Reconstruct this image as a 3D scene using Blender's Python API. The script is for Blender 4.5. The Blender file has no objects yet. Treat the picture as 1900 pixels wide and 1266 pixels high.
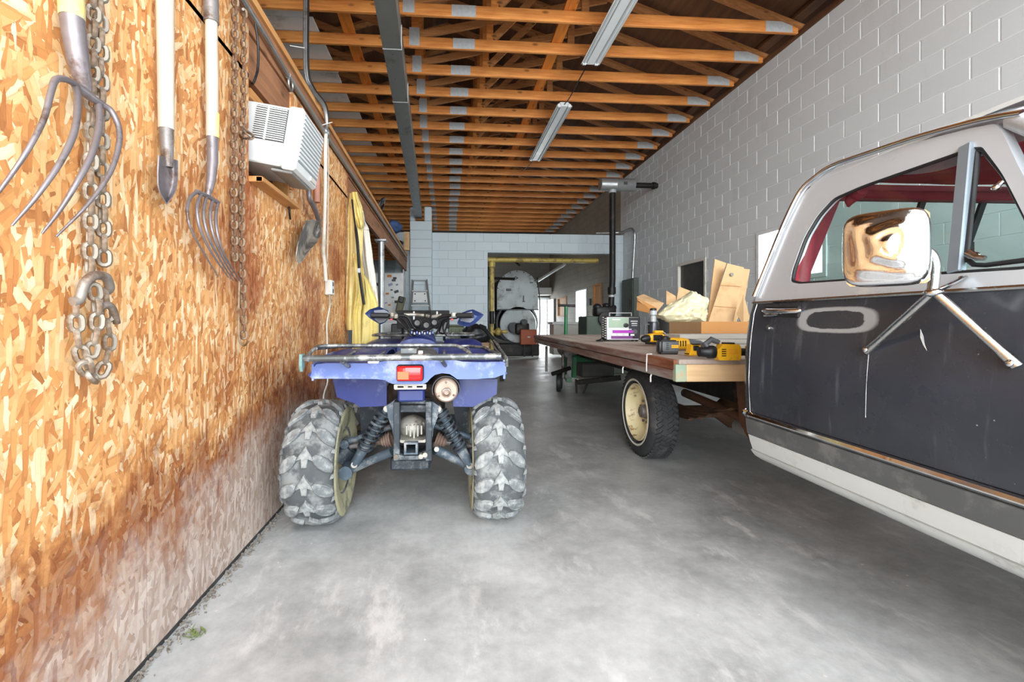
import bpy, bmesh, math, random
from mathutils import Vector, Matrix, Euler
R = math.radians
SC = bpy.context.scene
COL = SC.collection
rnd = random.Random(7)

# ------------------------------------------------------------------ camera
F, CX, CY, PSI, EYE = 830.0, 890.0, 596.0, R(4.15), 1.05
cam_d = bpy.data.cameras.new('camera'); cam = bpy.data.objects.new('camera', cam_d); COL.objects.link(cam)
cam.location = (0, 0, EYE); cam.rotation_euler = (R(90), 0, -PSI)
cam_d.sensor_width = 36; cam_d.lens = F / 1900 * 36
cam_d.shift_x = (950 - CX) / 1900; cam_d.shift_y = -(633 - CY) / 1900
cam_d.clip_start = 0.02; cam_d.clip_end = 200
SC.camera = cam
# ------------------------------------------------------------------ light
vs = SC.view_settings
vs.view_transform = 'Standard'; vs.look = 'None'; vs.gamma = 1; vs.use_curve_mapping = False
vs.exposure = 0.62
SC.cycles.max_bounces = 10; SC.cycles.diffuse_bounces = 7; SC.cycles.sample_clamp_indirect = 8
w = bpy.data.worlds.new('overcast_sky'); SC.world = w; w.use_nodes = True
bg = w.node_tree.nodes['Background']
bg.inputs['Color'].default_value = (0.90, 0.96, 1.0, 1); bg.inputs['Strength'].default_value = 2.0

def area(name, loc, rot, sx, sy, power, color=(1, 1, 1), spread=180):
    l = bpy.data.lights.new(name, 'AREA'); l.shape = 'RECTANGLE'; l.size = sx; l.size_y = sy
    l.energy = power; l.color = color; l.spread = R(spread)
    o = bpy.data.objects.new(name, l); COL.objects.link(o); o.location = loc; o.rotation_euler = rot
    return o
# broad sun lamp added for bright horizon sky, lifting the deep interior
sd = bpy.data.lights.new('horizon_sky_lamp', 'SUN'); sd.energy = 3.0; sd.angle = R(50); sd.color = (.95, .98, 1)
so = bpy.data.objects.new('horizon_sky_lamp', sd); COL.objects.link(so)
so.rotation_euler = Vector((0.10, 1, -0.13)).to_track_quat('-Z', 'Y').to_euler()
# daylight through the windows, the back door and the open overhead door
area('daylight_door', (1.7, -1.0, 2.2), (R(90), 0, 0), 5.0, 3.9, 170, (.95, .98, 1))
area('daylight_window', (4.45, 5.35, 1.95), (R(90), 0, R(90)), 1.1, .7, 60, (.95, .98, 1))
area('daylight_window', (4.45, 14.1, 1.55), (R(90), 0, R(90)), .9, .9, 90, (.95, .98, 1))
area('daylight_back_door', (3.75, 18.9, 1.0), (R(90), 0, R(180)), 1.0, 1.9, 40, (.95, .98, 1))

# ------------------------------------------------------------------ helpers
cP, sP = math.cos(PSI), math.sin(PSI)
def ray(px, py):
    c = (px - CX) / F
    return Vector((c * cP + sP, cP - c * sP, -(py - CY) / F))
E0 = Vector((0, 0, EYE))
def pd(px, py, d): return E0 + ray(px, py) * d            # point at a given camera depth
def pX(px, py, X):
    r = ray(px, py); return E0 + r * (X / r.x)
def pY(px, py, Y):
    r = ray(px, py); return E0 + r * (Y / r.y)
def pZ(px, py, Z):
    r = ray(px, py); return E0 + r * ((Z - EYE) / r.z)
def proj(p):
    x, y, z = p
    d = x * sP + y * cP
    if d < .05: return None
    return (CX + F * (x * cP - y * sP) / d, CY - F * (z - EYE) / d, d)

WM = {}
def V(*a): return Vector(a)
def frame_z(d):
    d = Vector(d).normalized()
    a = Vector((0, 0, 1)) if abs(d.z) < .95 else Vector((1, 0, 0))
    u = a.cross(d).normalized(); v = d.cross(u)
    return u, v, d

class MB:
    def __init__(s): s.bm = bmesh.new()
    def _box(s, M, bevel=0, seg=1):
        b = bmesh.ops.create_cube(s.bm, size=1, matrix=M)
        if bevel > 0:
            es = list({e for v in b['verts'] for e in v.link_edges})
            bmesh.ops.bevel(s.bm, geom=es, offset=bevel, segments=seg, affect='EDGES', profile=.5)
        return s
    def box(s, c, size, rot=None, bevel=0, seg=1):
        M = Matrix.Translation(Vector(c))
        if rot is not None: M = M @ (Euler(rot).to_matrix().to_4x4() if not isinstance(rot, Matrix) else rot.to_4x4())
        return s._box(M @ Matrix.Diagonal((size[0], size[1], size[2], 1)), bevel, seg)
    def bb(s, x0, x1, y0, y1, z0, z1, bevel=0, seg=1):
        return s.box(((x0+x1)/2, (y0+y1)/2, (z0+z1)/2), (abs(x1-x0), abs(y1-y0), abs(z1-z0)), None, bevel, seg)
    def bar(s, p0, p1, wd, th, up=(0, 0, 1), bevel=0):
        p0 = Vector(p0); p1 = Vector(p1); d = p1 - p0; L = d.length; d.normalize()
        u = Vector(up); x = u.cross(d)
        if x.length < 1e-4: x = Vector((1, 0, 0)).cross(d)
        x.normalize(); y = d.cross(x)
        M = Matrix(((x.x, y.x, d.x), (x.y, y.y, d.y), (x.z, y.z, d.z)))
        return s.box((p0 + p1) / 2, (wd, th, L), M, bevel)
    def cyl(s, p0, p1, r0, r1=None, seg=16, cap=True):
        r1 = r0 if r1 is None else r1
        return s.tube([p0, p1], [r0, r1], seg, cap=cap)
    def tube(s, pts, r, seg=8, closed=False, cap=True, flat=None):
        pts = [Vector(p) for p in pts]; n = len(pts)
        rr = r if isinstance(r, (list, tuple)) else [r] * n
        rings = []; pu = None
        for i in range(n):
            if closed: d = pts[(i+1) % n] - pts[i-1]
            elif i == 0: d = pts[1] - pts[0]
            elif i == n-1: d = pts[-1] - pts[-2]
            else: d = (pts[i+1] - pts[i]).normalized() + (pts[i] - pts[i-1]).normalized()
            if d.length < 1e-9: d = Vector((0, 0, 1))
            d.normalize()
            if pu is None: u, v, _ = frame_z(d)
            else:
                u = pu - d * pu.dot(d)
                if u.length < 1e-6: u, v, _ = frame_z(d)
                u.normalize(); v = d.cross(u)
            pu = u
            fl = flat or 1
            rings.append([s.bm.verts.new(pts[i] + (u * math.cos(2*math.pi*k/seg) + v * (math.sin(2*math.pi*k/seg) * fl)) * rr[i]) for k in range(seg)])
        m = n if closed else n - 1
        for i in range(m):
            a, b = rings[i], rings[(i+1) % n]
            for k in range(seg):
                s.bm.faces.new((a[k], a[(k+1) % seg], b[(k+1) % seg], b[k]))
        if cap and not closed:
            s.bm.faces.new(rings[0][::-1]); s.bm.faces.new(rings[-1])
        return s
    def lathe(s, prof, org, axis, seg=32, close=False):
        u, v, d = frame_z(axis); org = Vector(org); rings = []
        for (r, h) in prof:
            if r < 1e-6: rings.append([s.bm.verts.new(org + d * h)])
            else: rings.append([s.bm.verts.new(org + d*h + (u*math.cos(2*math.pi*k/seg) + v*math.sin(2*math.pi*k/seg))*r) for k in range(seg)])
        L = list(zip(rings, rings[1:])) + ([(rings[-1], rings[0])] if close else [])
        for a, b in L:
            for k in range(seg):
                k2 = (k+1) % seg
                if len(a) == 1 and len(b) == 1: continue
                if len(a) == 1: s.bm.faces.new((a[0], b[k2], b[k]))
                elif len(b) == 1: s.bm.faces.new((a[k], a[k2], b[0]))
                else: s.bm.faces.new((a[k], a[k2], b[k2], b[k]))
        return s
    def prism(s, pts, vec):
        """closed 3-D polygon extruded by vec"""
        pts = [Vector(p) for p in pts]; vec = Vector(vec)
        a = [s.bm.verts.new(p) for p in pts]; b = [s.bm.verts.new(p + vec) for p in pts]
        n = len(a)
        s.bm.faces.new(a[::-1]); s.bm.faces.new(b)
        for i in range(n): s.bm.faces.new((a[i], a[(i+1) % n], b[(i+1) % n], b[i]))
        return s
    def grid(s, fn, nu, nv, th=0, cu=False):
        vs_ = [[s.bm.verts.new(fn(i / (nu if cu else nu), j / nv)) for j in range(nv+1)] for i in range(nu + (0 if cu else 1))]
        fs = []
        for i in range(nu):
            a, b = vs_[i], vs_[(i+1) % len(vs_)]
            for j in range(nv): fs.append(s.bm.faces.new((a[j], b[j], b[j+1], a[j+1])))
        if th:
            bmesh.ops.recalc_face_normals(s.bm, faces=fs)
            bmesh.ops.solidify(s.bm, geom=fs, thickness=th)
        return s
    def ball(s, c, r, seg=16, rings=10, rot=None):
        r = r if isinstance(r, (tuple, list)) else (r, r, r)
        M = Matrix.Translation(Vector(c))
        if rot is not None: M = M @ (Euler(rot).to_matrix().to_4x4() if not isinstance(rot, Matrix) else rot.to_4x4())
        bmesh.ops.create_uvsphere(s.bm, u_segments=seg, v_segments=rings, radius=1, matrix=M @ Matrix.Diagonal((r[0], r[1], r[2], 1)))
        return s
    def holed(s, outer, holes, mapf, vec):
        """flat polygon with holes in (a,b), mapped by mapf to 3-D, extruded by vec"""
        b2 = bmesh.new(); edges = []
        for poly in [outer] + holes:
            vv = [b2.verts.new((p[0], p[1], 0)) for p in poly]
            for i in range(len(vv)): edges.append(b2.edges.new((vv[i], vv[(i+1) % len(vv)])))
        bmesh.ops.triangle_fill(b2, use_beauty=True, use_dissolve=False, edges=edges, normal=(0, 0, 1))
        b2.verts.index_update(); vec = Vector(vec)
        A = [s.bm.verts.new(Vector(mapf(v.co.x, v.co.y))) for v in b2.verts]
        B = [s.bm.verts.new(a.co + vec) for a in A]
        for f in b2.faces:
            ix = [v.index for v in f.verts]
            s.bm.faces.new([A[i] for i in ix]); s.bm.faces.new([B[i] for i in ix[::-1]])
        for e in b2.edges:
            if len(e.link_faces) == 1:
                i, j = e.verts[0].index, e.verts[1].index
                s.bm.faces.new((A[i], A[j], B[j], B[i]))
        b2.free(); return s
    def mesh(s, name, smooth=None):
        bmesh.ops.recalc_face_normals(s.bm, faces=s.bm.faces)
        me = bpy.data.meshes.new(name); s.bm.to_mesh(me); s.bm.free()
        if smooth:
            me.polygons.foreach_set('use_smooth', [True] * len(me.polygons))
            me.set_sharp_from_angle(angle=R(smooth))
        me.update(); return me
    def build(s, name, mt, parent=None, smooth=None, local=False, label=None):
        if parent is not None and not local and parent.name in WM:
            bmesh.ops.transform(s.bm, matrix=WM[parent.name].inverted(), verts=s.bm.verts)
        me = s.mesh(name, smooth)
        for m in (mt if isinstance(mt, list) else [mt]): me.materials.append(m)
        o = bpy.data.objects.new(name, me); COL.objects.link(o)
        if parent is not None:
            o.parent = parent
            if parent.name in WM: WM[o.name] = WM[parent.name]
        if label: o['label'] = label
        return o

def tag(o, label=None, cat=None, group=None, kind=None):
    if label: o['label'] = label
    if cat: o['category'] = cat
    if group: o['group'] = group
    if kind: o['kind'] = kind
    return o
def thing(name, label, cat, loc=(0, 0, 0), rz=0, group=None, kind=None):
    o = bpy.data.objects.new(name, None); COL.objects.link(o); o.empty_display_size = .1
    o.location = loc; o.rotation_euler = (0, 0, rz)
    WM[o.name] = Matrix.Translation(Vector(loc)) @ Matrix.Rotation(rz, 4, 'Z')
    return tag(o, label, cat, group, kind)
def inst(name, me, parent, M, mat_=None):
    """a part sharing mesh data; M is a matrix in the parent thing's local space"""
    o = bpy.data.objects.new(name, me); COL.objects.link(o); o.parent = parent; o.matrix_local = M
    return o
def arc(c, r, a0, a1, n, u, v):
    c = Vector(c); u = Vector(u); v = Vector(v)
    return [c + u * (r * math.cos(R(a0 + (a1-a0)*i/n))) + v * (r * math.sin(R(a0 + (a1-a0)*i/n))) for i in range(n+1)]
def bez(pts, n=24):
    """Catmull-Rom through points"""
    P = [Vector(p) for p in pts]; P = [P[0]*2 - P[1]] + P + [P[-1]*2 - P[-2]]; out = []
    m = len(P) - 3; per = max(2, n // m)
    for i in range(m):
        a, b, c, d = P[i:i+4]
        for k in range(per):
            t = k / per
            out.append(.5 * ((2*b) + (c-a)*t + (2*a-5*b+4*c-d)*t*t + (3*b-a-3*c+d)*t**3))
    out.append(P[-2].copy()); return out
def text_mesh(name, body, size, mt, parent, M, extrude=.0006, align='CENTER'):
    cu = bpy.data.curves.new(name, 'FONT'); cu.body = body; cu.size = size; cu.extrude = extrude
    cu.align_x = align; cu.align_y = 'CENTER'
    o = bpy.data.objects.new(name, cu); o.matrix_world = M
    dg = bpy.context.evaluated_depsgraph_get(); COL.objects.link(o); dg.update()
    me = bpy.data.meshes.new_from_object(o.evaluated_get(dg)); bpy.data.objects.remove(o)
    me.name = name; me.materials.clear(); me.materials.append(mt)
    PM = WM.get(parent.name, Matrix())
    n = bpy.data.objects.new(name, me); COL.objects.link(n); n.parent = parent; n.matrix_local = PM.inverted() @ M
    return n

# ------------------------------------------------------------------ materials
def _n(nt, t, **kw):
    n = nt.nodes.new(t)
    for k, v in kw.items():
        if k.startswith('i_'): n.inputs[int(k[2:])].default_value = v
        else: setattr(n, k, v)
    return n
def ramp(nt, stops, fac=None, interp='LINEAR'):
    r = nt.nodes.new('ShaderNodeValToRGB'); cr = r.color_ramp; cr.interpolation = interp
    while len(cr.elements) < len(stops): cr.elements.new(.5)
    for e, (p, c) in zip(cr.elements, stops): e.position = p; e.color = (*c, 1) if len(c) == 3 else c
    if fac is not None: nt.links.new(fac, r.inputs[0])
    return r.outputs[0]
def mixc(nt, fac, a, b, mode='MIX'):
    m = nt.nodes.new('ShaderNodeMix'); m.data_type = 'RGBA'; m.blend_type = mode
    for sock, val in ((m.inputs[0], fac), (m.inputs[6], a), (m.inputs[7], b)):
        if hasattr(val, 'node'): nt.links.new(val, sock)
        else: sock.default_value = val if not isinstance(val, tuple) or len(val) == 4 else (*val, 1)
    return m.outputs[2]
def mth(nt, op, a, b=0, c=None, clamp=False):
    m = nt.nodes.new('ShaderNodeMath'); m.operation = op; m.use_clamp = clamp
    for i, val in enumerate((a, b) if c is None else (a, b, c)):
        if hasattr(val, 'node'): nt.links.new(val, m.inputs[i])
        else: m.inputs[i].default_value = val
    return m.outputs[0]
def mrange(nt, v, a, b, c=0, d=1):
    m = nt.nodes.new('ShaderNodeMapRange'); m.interpolation_type = 'SMOOTHSTEP'
    nt.links.new(v, m.inputs[0])
    for i, x in enumerate((a, b, c, d)): m.inputs[i+1].default_value = x
    return m.outputs[0]
def noise(nt, vec, scale, detail=4, rough=.55, out=0):
    n = nt.nodes.new('ShaderNodeTexNoise'); n.inputs['Scale'].default_value = scale
    n.inputs['Detail'].default_value = detail; n.inputs['Roughness'].default_value = rough
    if vec is not None: nt.links.new(vec, n.inputs['Vector'])
    return n.outputs[out]
def mapping(nt, vec, scale=(1, 1, 1), rot=(0, 0, 0), loc=(0, 0, 0)):
    m = nt.nodes.new('ShaderNodeMapping'); nt.links.new(vec, m.inputs[0])
    m.inputs['Scale'].default_value = scale; m.inputs['Rotation'].default_value = rot; m.inputs['Location'].default_value = loc
    return m.outputs[0]
def newmat(name):
    m = bpy.data.materials.new(name); m.use_nodes = True; nt = m.node_tree
    b = nt.nodes['Principled BSDF']; tc = nt.nodes.new('ShaderNodeTexCoord'); return m, nt, b, tc
def bump(nt, b, h, strength=.3, dist=.01):
    n = nt.nodes.new('ShaderNodeBump'); n.inputs['Strength'].default_value = strength; n.inputs['Distance'].default_value = dist
    nt.links.new(h, n.inputs['Height']); nt.links.new(n.outputs[0], b.inputs['Normal'])
def S(r, g, b_):                               # sRGB 0-255 to linear
    f = lambda c: (c/255/12.92 if c/255 <= .04045 else ((c/255+.055)/1.055)**2.4)
    return (f(r), f(g), f(b_))
def mat(name, col, rough=.5, metal=0, var=.12, vscale=6, dirt=None, dscale=3, damt=.5, bmp=0, bscale=60, stretch=None, coat=0, ior=None):
    """plain material with colour variation, optional dirt patches and fine bump"""
    m, nt, b, tc = newmat(name); vec = tc.outputs['Object']
    if stretch: vec = mapping(nt, vec, stretch)
    c = S(*col); n1 = noise(nt, vec, vscale, 5)
    out = ramp(nt, [(.25, tuple(x*(1-var) for x in c)), (.75, tuple(min(1, x*(1+var)) for x in c))], n1)
    if dirt:
        n2 = noise(nt, vec, dscale, 8, .68)
        f = mrange(nt, n2, .62 - damt*.35, .62 - damt*.35 + .16)
        out = mixc(nt, f, out, S(*dirt))
    nt.links.new(out, b.inputs['Base Color'])
    b.inputs['Metallic'].default_value = metal
    rr = ramp(nt, [(.3, (max(.02, rough-.08),)*3), (.7, (min(1, rough+.08),)*3)], noise(nt, vec, vscale*2.3, 4))
    nt.links.new(rr, b.inputs['Roughness'])
    if coat: b.inputs['Coat Weight'].default_value = coat
    if bmp: bump(nt, b, noise(nt, vec, bscale, 5), bmp, .004)
    return m
def wood(name, light, dark, axis=0, scale=1, rough=.65, grey=0, knots=True):
    m, nt, b, tc = newmat(name)
    st = [14*scale]*3; st[axis] = 1.1*scale
    v = mapping(nt, tc.outputs['Object'], tuple(st))
    n1 = noise(nt, v, 2.2, 6, .6); n2 = noise(nt, tc.outputs['Object'], 1.3, 3)
    f = mth(nt, 'ADD', mth(nt, 'MULTIPLY', n1, .7), mth(nt, 'MULTIPLY', n2, .35))
    c = ramp(nt, [(.34, S(*dark)), (.66, S(*light))], f)
    if knots:
        kst = [5*scale]*3; kst[axis] = 2.2*scale
        vo = nt.nodes.new('ShaderNodeTexVoronoi'); nt.links.new(mapping(nt, tc.outputs['Object'], tuple(kst)), vo.inputs['Vector']); vo.inputs['Scale'].default_value = 1.6
        k = mrange(nt, vo.outputs['Distance'], .05, .2, 1, 0)
        c = mixc(nt, mth(nt, 'MULTIPLY', k, .75), c, tuple(x*.35 for x in S(*dark)))
    if grey:
        g = mrange(nt, noise(nt, v, 1.1, 6, .7), .45, .62)
        c = mixc(nt, mth(nt, 'MULTIPLY', g, grey), c, S(150, 148, 142))
    nt.links.new(c, b.inputs['Base Color']); b.inputs['Roughness'].default_value = rough
    bump(nt, b, n1, .25, .004); return m

def osb_mat():
    m, nt, b, tc = newmat('oriented_strand_board')
    sep = nt.nodes.new('ShaderNodeSeparateXYZ'); nt.links.new(tc.outputs['Object'], sep.inputs[0])
    cb = nt.nodes.new('ShaderNodeCombineXYZ'); nt.links.new(sep.outputs[1], cb.inputs[0]); nt.links.new(sep.outputs[2], cb.inputs[1])
    base = cb.outputs[0]
    warp = mixc(nt, .012, base, noise(nt, base, 9, 2, out=1), 'ADD')
    col = None; hgt = None
    for k, (ang, sl, sw, th) in enumerate([(25, 16, 36, 0), (72, 14, 46, .5), (-30, 14, 42, .52), (112, 15, 50, .52), (8, 14, 44, .55), (-62, 18, 66, .6), (48, 19, 62, .6), (88, 16, 78, .6)]):
        v = mapping(nt, mapping(nt, warp, rot=(0, 0, R(-ang)), loc=(k*3.7, k*1.9, 0)), (sl, sw, 1))
        vo = nt.nodes.new('ShaderNodeTexVoronoi'); vo.voronoi_dimensions = '2D'; vo.distance = 'CHEBYCHEV'; vo.inputs['Scale'].default_value = 1
        nt.links.new(v, vo.inputs['Vector'])
        sp = nt.nodes.new('ShaderNodeSeparateColor'); nt.links.new(vo.outputs['Color'], sp.inputs[0])
        grain = noise(nt, mapping(nt, v, (1.2, 9, 1)), 1.6, 3)
        val = mth(nt, 'ADD', mth(nt, 'MULTIPLY', sp.outputs[1], .82), mth(nt, 'MULTIPLY', grain, .25))
        c = ramp(nt, [(.06, S(160, 98, 52)), (.22, S(204, 136, 78)), (.48, S(226, 164, 100)), (.72, S(240, 192, 134)), (.95, S(252, 228, 190))], val)
        h = sp.outputs[2]
        if col is None: col, hgt = c, h
        else:
            msk = mth(nt, 'GREATER_THAN', sp.outputs[0], th)
            edge = mrange(nt, vo.outputs['Distance'], .40, .5, 1, .86)
            col = mixc(nt, msk, col, mixc(nt, 1, c, edge, 'MULTIPLY'))
            hm = nt.nodes.new('ShaderNodeMix'); nt.links.new(msk, hm.inputs[0]); nt.links.new(hgt, hm.inputs[2]); nt.links.new(h, hm.inputs[3]); hgt = hm.outputs[0]
    # water stain band and the dust splashed up from the floor
    big = noise(nt, mapping(nt, base, (1.6, 1.2, 1)), 1.5, 6, .62)
    fine = noise(nt, base, 14, 6, .7)
    zz = mth(nt, 'SUBTRACT', sep.outputs[2], mth(nt, 'MULTIPLY', mth(nt, 'SUBTRACT', big, .5), 1.1))
    zz = mth(nt, 'SUBTRACT', zz, mth(nt, 'MULTIPLY', mth(nt, 'SUBTRACT', fine, .5), .45))
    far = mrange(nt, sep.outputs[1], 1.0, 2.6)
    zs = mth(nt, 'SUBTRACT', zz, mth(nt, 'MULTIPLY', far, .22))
    st = mth(nt, 'MULTIPLY', mrange(nt, zs, .62, .40), .72)
    col = mixc(nt, st, col, mixc(nt, 1, col, S(150, 100, 84), 'MULTIPLY'))
    far_tint = mth(nt, 'MULTIPLY', mrange(nt, noise(nt, base, 1.1, 5, .6), .45, .62), mth(nt, 'MULTIPLY', mrange(nt, sep.outputs[1], 1.2, 2.4), .85))  # patchy reddish tint, growing stronger with distance along the wall
    col = mixc(nt, far_tint, col, mixc(nt, 1, col, S(176, 112, 76), 'MULTIPLY'))
    dust = mth(nt, 'MULTIPLY', mrange(nt, zs, .44, .06), .74)
    col = mixc(nt, dust, col, mixc(nt, hgt, S(176, 160, 150), S(236, 228, 220)))
    nt.links.new(col, b.inputs['Base Color']); b.inputs['Roughness'].default_value = .62
    bump(nt, b, hgt, .25, .003); return m

def concrete_mat():
    m, nt, b, tc = newmat('concrete_slab'); v = tc.outputs['Object']
    n1 = noise(nt, v, .7, 8, .62); n2 = noise(nt, v, 3.1, 8, .66); n3 = noise(nt, v, 26, 6, .7)
    f = mth(nt, 'ADD', mth(nt, 'MULTIPLY', n1, .55), mth(nt, 'ADD', mth(nt, 'MULTIPLY', n2, .35), mth(nt, 'MULTIPLY', n3, .14)))
    c = ramp(nt, [(.34, S(118, 121, 122)), (.5, S(180, 184, 186)), (.62, S(216, 220, 222))], f)
    # pale swirls of dried cement
    sw = noise(nt, mapping(nt, v, (1.6, .7, 1), (0, 0, R(35))), 2.4, 9, .72)
    c = mixc(nt, mth(nt, 'MULTIPLY', mrange(nt, sw, .52, .66), .75), c, S(222, 224, 224))
    # oil spots
    vo = nt.nodes.new('ShaderNodeTexVoronoi'); vo.inputs['Scale'].default_value = 1.25; nt.links.new(mixc(nt, .25, v, noise(nt, v, 3, 4, out=1), 'ADD'), vo.inputs['Vector'])
    c = mixc(nt, mth(nt, 'MULTIPLY', mrange(nt, vo.outputs['Distance'], .03, .2, 1, 0), .3), c, S(110, 104, 98))
    # cement dust flecks
    v2 = nt.nodes.new('ShaderNodeTexVoronoi'); v2.inputs['Scale'].default_value = 16; nt.links.new(v, v2.inputs['Vector'])
    fl = mth(nt, 'MULTIPLY', mrange(nt, v2.outputs['Distance'], .05, .11, 1, 0), mth(nt, 'GREATER_THAN', n2, .56))
    c = mixc(nt, fl, c, S(225, 224, 218))
    # darker and smoother further inside
    sep = nt.nodes.new('ShaderNodeSeparateXYZ'); nt.links.new(v, sep.inputs[0])
    inner_tone = mth(nt, 'MULTIPLY', mrange(nt, mth(nt, 'ADD', sep.outputs[1], mth(nt, 'MULTIPLY', n1, 2.4)), 2.6, 5.0), .55)
    c = mixc(nt, inner_tone, c, mixc(nt, 1, c, S(150, 146, 138), 'MULTIPLY'))
    nt.links.new(c, b.inputs['Base Color'])
    rr = mth(nt, 'ADD', mth(nt, 'MULTIPLY', n2, .5), mth(nt, 'SUBTRACT', .30, mth(nt, 'MULTIPLY', inner_tone, .20)))
    nt.links.new(rr, b.inputs['Roughness'])
    bump(nt, b, mth(nt, 'ADD', n3, mth(nt, 'MULTIPLY', n2, .6)), .16, .006); return m

def block_mat(name, col, dirtc):
    m, nt, b, tc = newmat(name)
    geo = nt.nodes.new('ShaderNodeNewGeometry'); v = geo.outputs['Position']
    oi = nt.nodes.new('ShaderNodeObjectInfo')
    n1 = noise(nt, v, 1.1, 6, .62); n2 = noise(nt, v, 46, 5, .7)
    c = S(*col); c1 = tuple(x*.93 for x in c); c2 = tuple(min(1, x*1.05) for x in c)
    o = ramp(nt, [(0, c1), (1, c2)], mth(nt, 'ADD', mth(nt, 'MULTIPLY', oi.outputs['Random'], .5), mth(nt, 'MULTIPLY', n1, .5)))
    o = mixc(nt, mth(nt, 'MULTIPLY', mrange(nt, noise(nt, mapping(nt, v, (1, 1, .35)), 2.2, 8, .7), .56, .75), .35), o, S(*dirtc))
    nt.links.new(o, b.inputs['Base Color']); b.inputs['Roughness'].default_value = .55
    bump(nt, b, mth(nt, 'ADD', n2, n1), .22, .004); return m

M_ = {}
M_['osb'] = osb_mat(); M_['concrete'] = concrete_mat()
M_['block'] = block_mat('painted_block', (218, 224, 227), (182, 184, 180))
M_['mortar'] = block_mat('painted_mortar', (232, 236, 238), (190, 190, 184))  # joints set paler than the blocks, standing in for light they catch
M_['block_b'] = block_mat('painted_block_blue_grey', (190, 203, 209), (160, 166, 164))
M_['mortar_b'] = block_mat('painted_mortar_grey', (172, 184, 190), (140, 146, 146))
M_['block_d'] = block_mat('grimy_block', (150, 146, 136), (110, 104, 94))
M_['pine'] = wood('truss_pine', (230, 156, 82), (178, 98, 38), 0, rough=.55)
M_['pine_y'] = wood('brace_pine', (222, 138, 56), (178, 96, 32), 1, rough=.55)
M_['pine_dull'] = wood('web_pine', (196, 138, 84), (140, 88, 44), 0)
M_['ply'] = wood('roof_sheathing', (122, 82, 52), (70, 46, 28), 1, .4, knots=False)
M_['beam'] = wood('header_lumber', (168, 118, 84), (110, 72, 48), 1, rough=.7)
M_['plank'] = wood('raw_lumber', (214, 160, 100), (170, 112, 60), 1)
M_['galv'] = mat('galvanised_plate', (178, 182, 184), .5, .15, .12, 30)
M_['galv_pipe'] = mat('galvanised_pipe', (165, 168, 168), .38, .8, .1, 12, (110, 108, 104), 6, .3)
M_['steel_paint'] = mat('grey_painted_steel', (128, 132, 130), .35, .3, .08, 4, (92, 88, 82), 2, .25)
M_['white_enamel'] = mat('white_enamel', (226, 230, 231), .35, 0, .04, 3, (190, 190, 185), 4, .1)
M_['white_sheet'] = mat('white_board', (218, 220, 219), .7, 0, .05, 2, (180, 178, 172), 1.5, .3)
M_['off_white'] = mat('off_white_paint', (214, 212, 204), .6, 0, .06, 3, (176, 170, 160), 3, .3)
M_['dark_board'] = mat('dark_grey_board', (66, 66, 66), .5, 0, .15, 3)
M_['black'] = mat('black_plastic', (26, 27, 29), .45, 0, .2, 10)
M_['black_iron'] = mat('black_iron', (32, 31, 30), .5, .4, .25, 8, (70, 60, 52), 5, .2)
M_['iron'] = mat('worn_iron', (142, 138, 136), .5, .45, .2, 20, (96, 72, 56), 9, .45, .2, 80)
M_['tine'] = mat('tine_steel', (136, 130, 134), .42, .5, .15, 20, (98, 78, 68), 12, .3)
M_['ash'] = wood('ash_handle', (216, 206, 194), (186, 170, 152), 2, 1.6, knots=False)
M_['yellow_tape'] = mat('chipped_yellow_paint', (224, 208, 130), .55, 0, .08, 8, (190, 180, 160), 14, .45)
M_['rust_chain'] = mat('rusty_chain', (158, 136, 112), .7, .3, .2, 25, (112, 78, 56), 14, .5, .35, 90)
M_['grey_chain'] = mat('weathered_chain', (168, 160, 148), .6, .45, .15, 25, (128, 106, 86), 12, .45, .3, 90)
M_['grey_chain_b'] = mat('weathered_hook', (158, 150, 142), .55, .5, .15, 25, (122, 100, 84), 10, .4, .3, 60)
# ================================================================== STRUCTURE
XL, XR, YB, YF = -0.92, 4.3, 10.65, -0.75       # OSB wall, block wall, cross wall, door line
CH = 4.55                                      # underside of the trusses
def brick_mat(name, col, mort, bw=.39, bh=.19, axis='y'):
    m, nt, b, tc = newmat(name)
    sep = nt.nodes.new('ShaderNodeSeparateXYZ'); nt.links.new(tc.outputs['Object'], sep.inputs[0])
    cb = nt.nodes.new('ShaderNodeCombineXYZ'); nt.links.new(sep.outputs[0 if axis == 'x' else 1], cb.inputs[0]); nt.links.new(sep.outputs[2], cb.inputs[1])
    br = nt.nodes.new('ShaderNodeTexBrick'); nt.links.new(cb.outputs[0], br.inputs['Vector'])
    br.inputs['Scale'].default_value = 1; br.inputs['Brick Width'].default_value = bw; br.inputs['Row Height'].default_value = bh
    br.inputs['Mortar Size'].default_value = .006
    c = S(*col); br.inputs['Color1'].default_value = (*c, 1); br.inputs['Color2'].default_value = (*[x*.9 for x in c], 1); br.inputs['Mortar'].default_value = (*S(*mort), 1)
    n1 = noise(nt, tc.outputs['Object'], 1.4, 6)
    o = mixc(nt, mth(nt, 'MULTIPLY', mrange(nt, n1, .45, .7), .4), br.outputs['Color'], tuple(x*.6 for x in c))
    nt.links.new(o, b.inputs['Base Color']); b.inputs['Roughness'].default_value = .6
    bump(nt, b, br.outputs['Fac'], -.3, .004); return m
M_['far_block'] = brick_mat('far_block', (170, 164, 152), (140, 134, 124))
M_['far_block_x'] = brick_mat('far_block_cross', (120, 116, 108), (100, 96, 90), axis='x')

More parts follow.
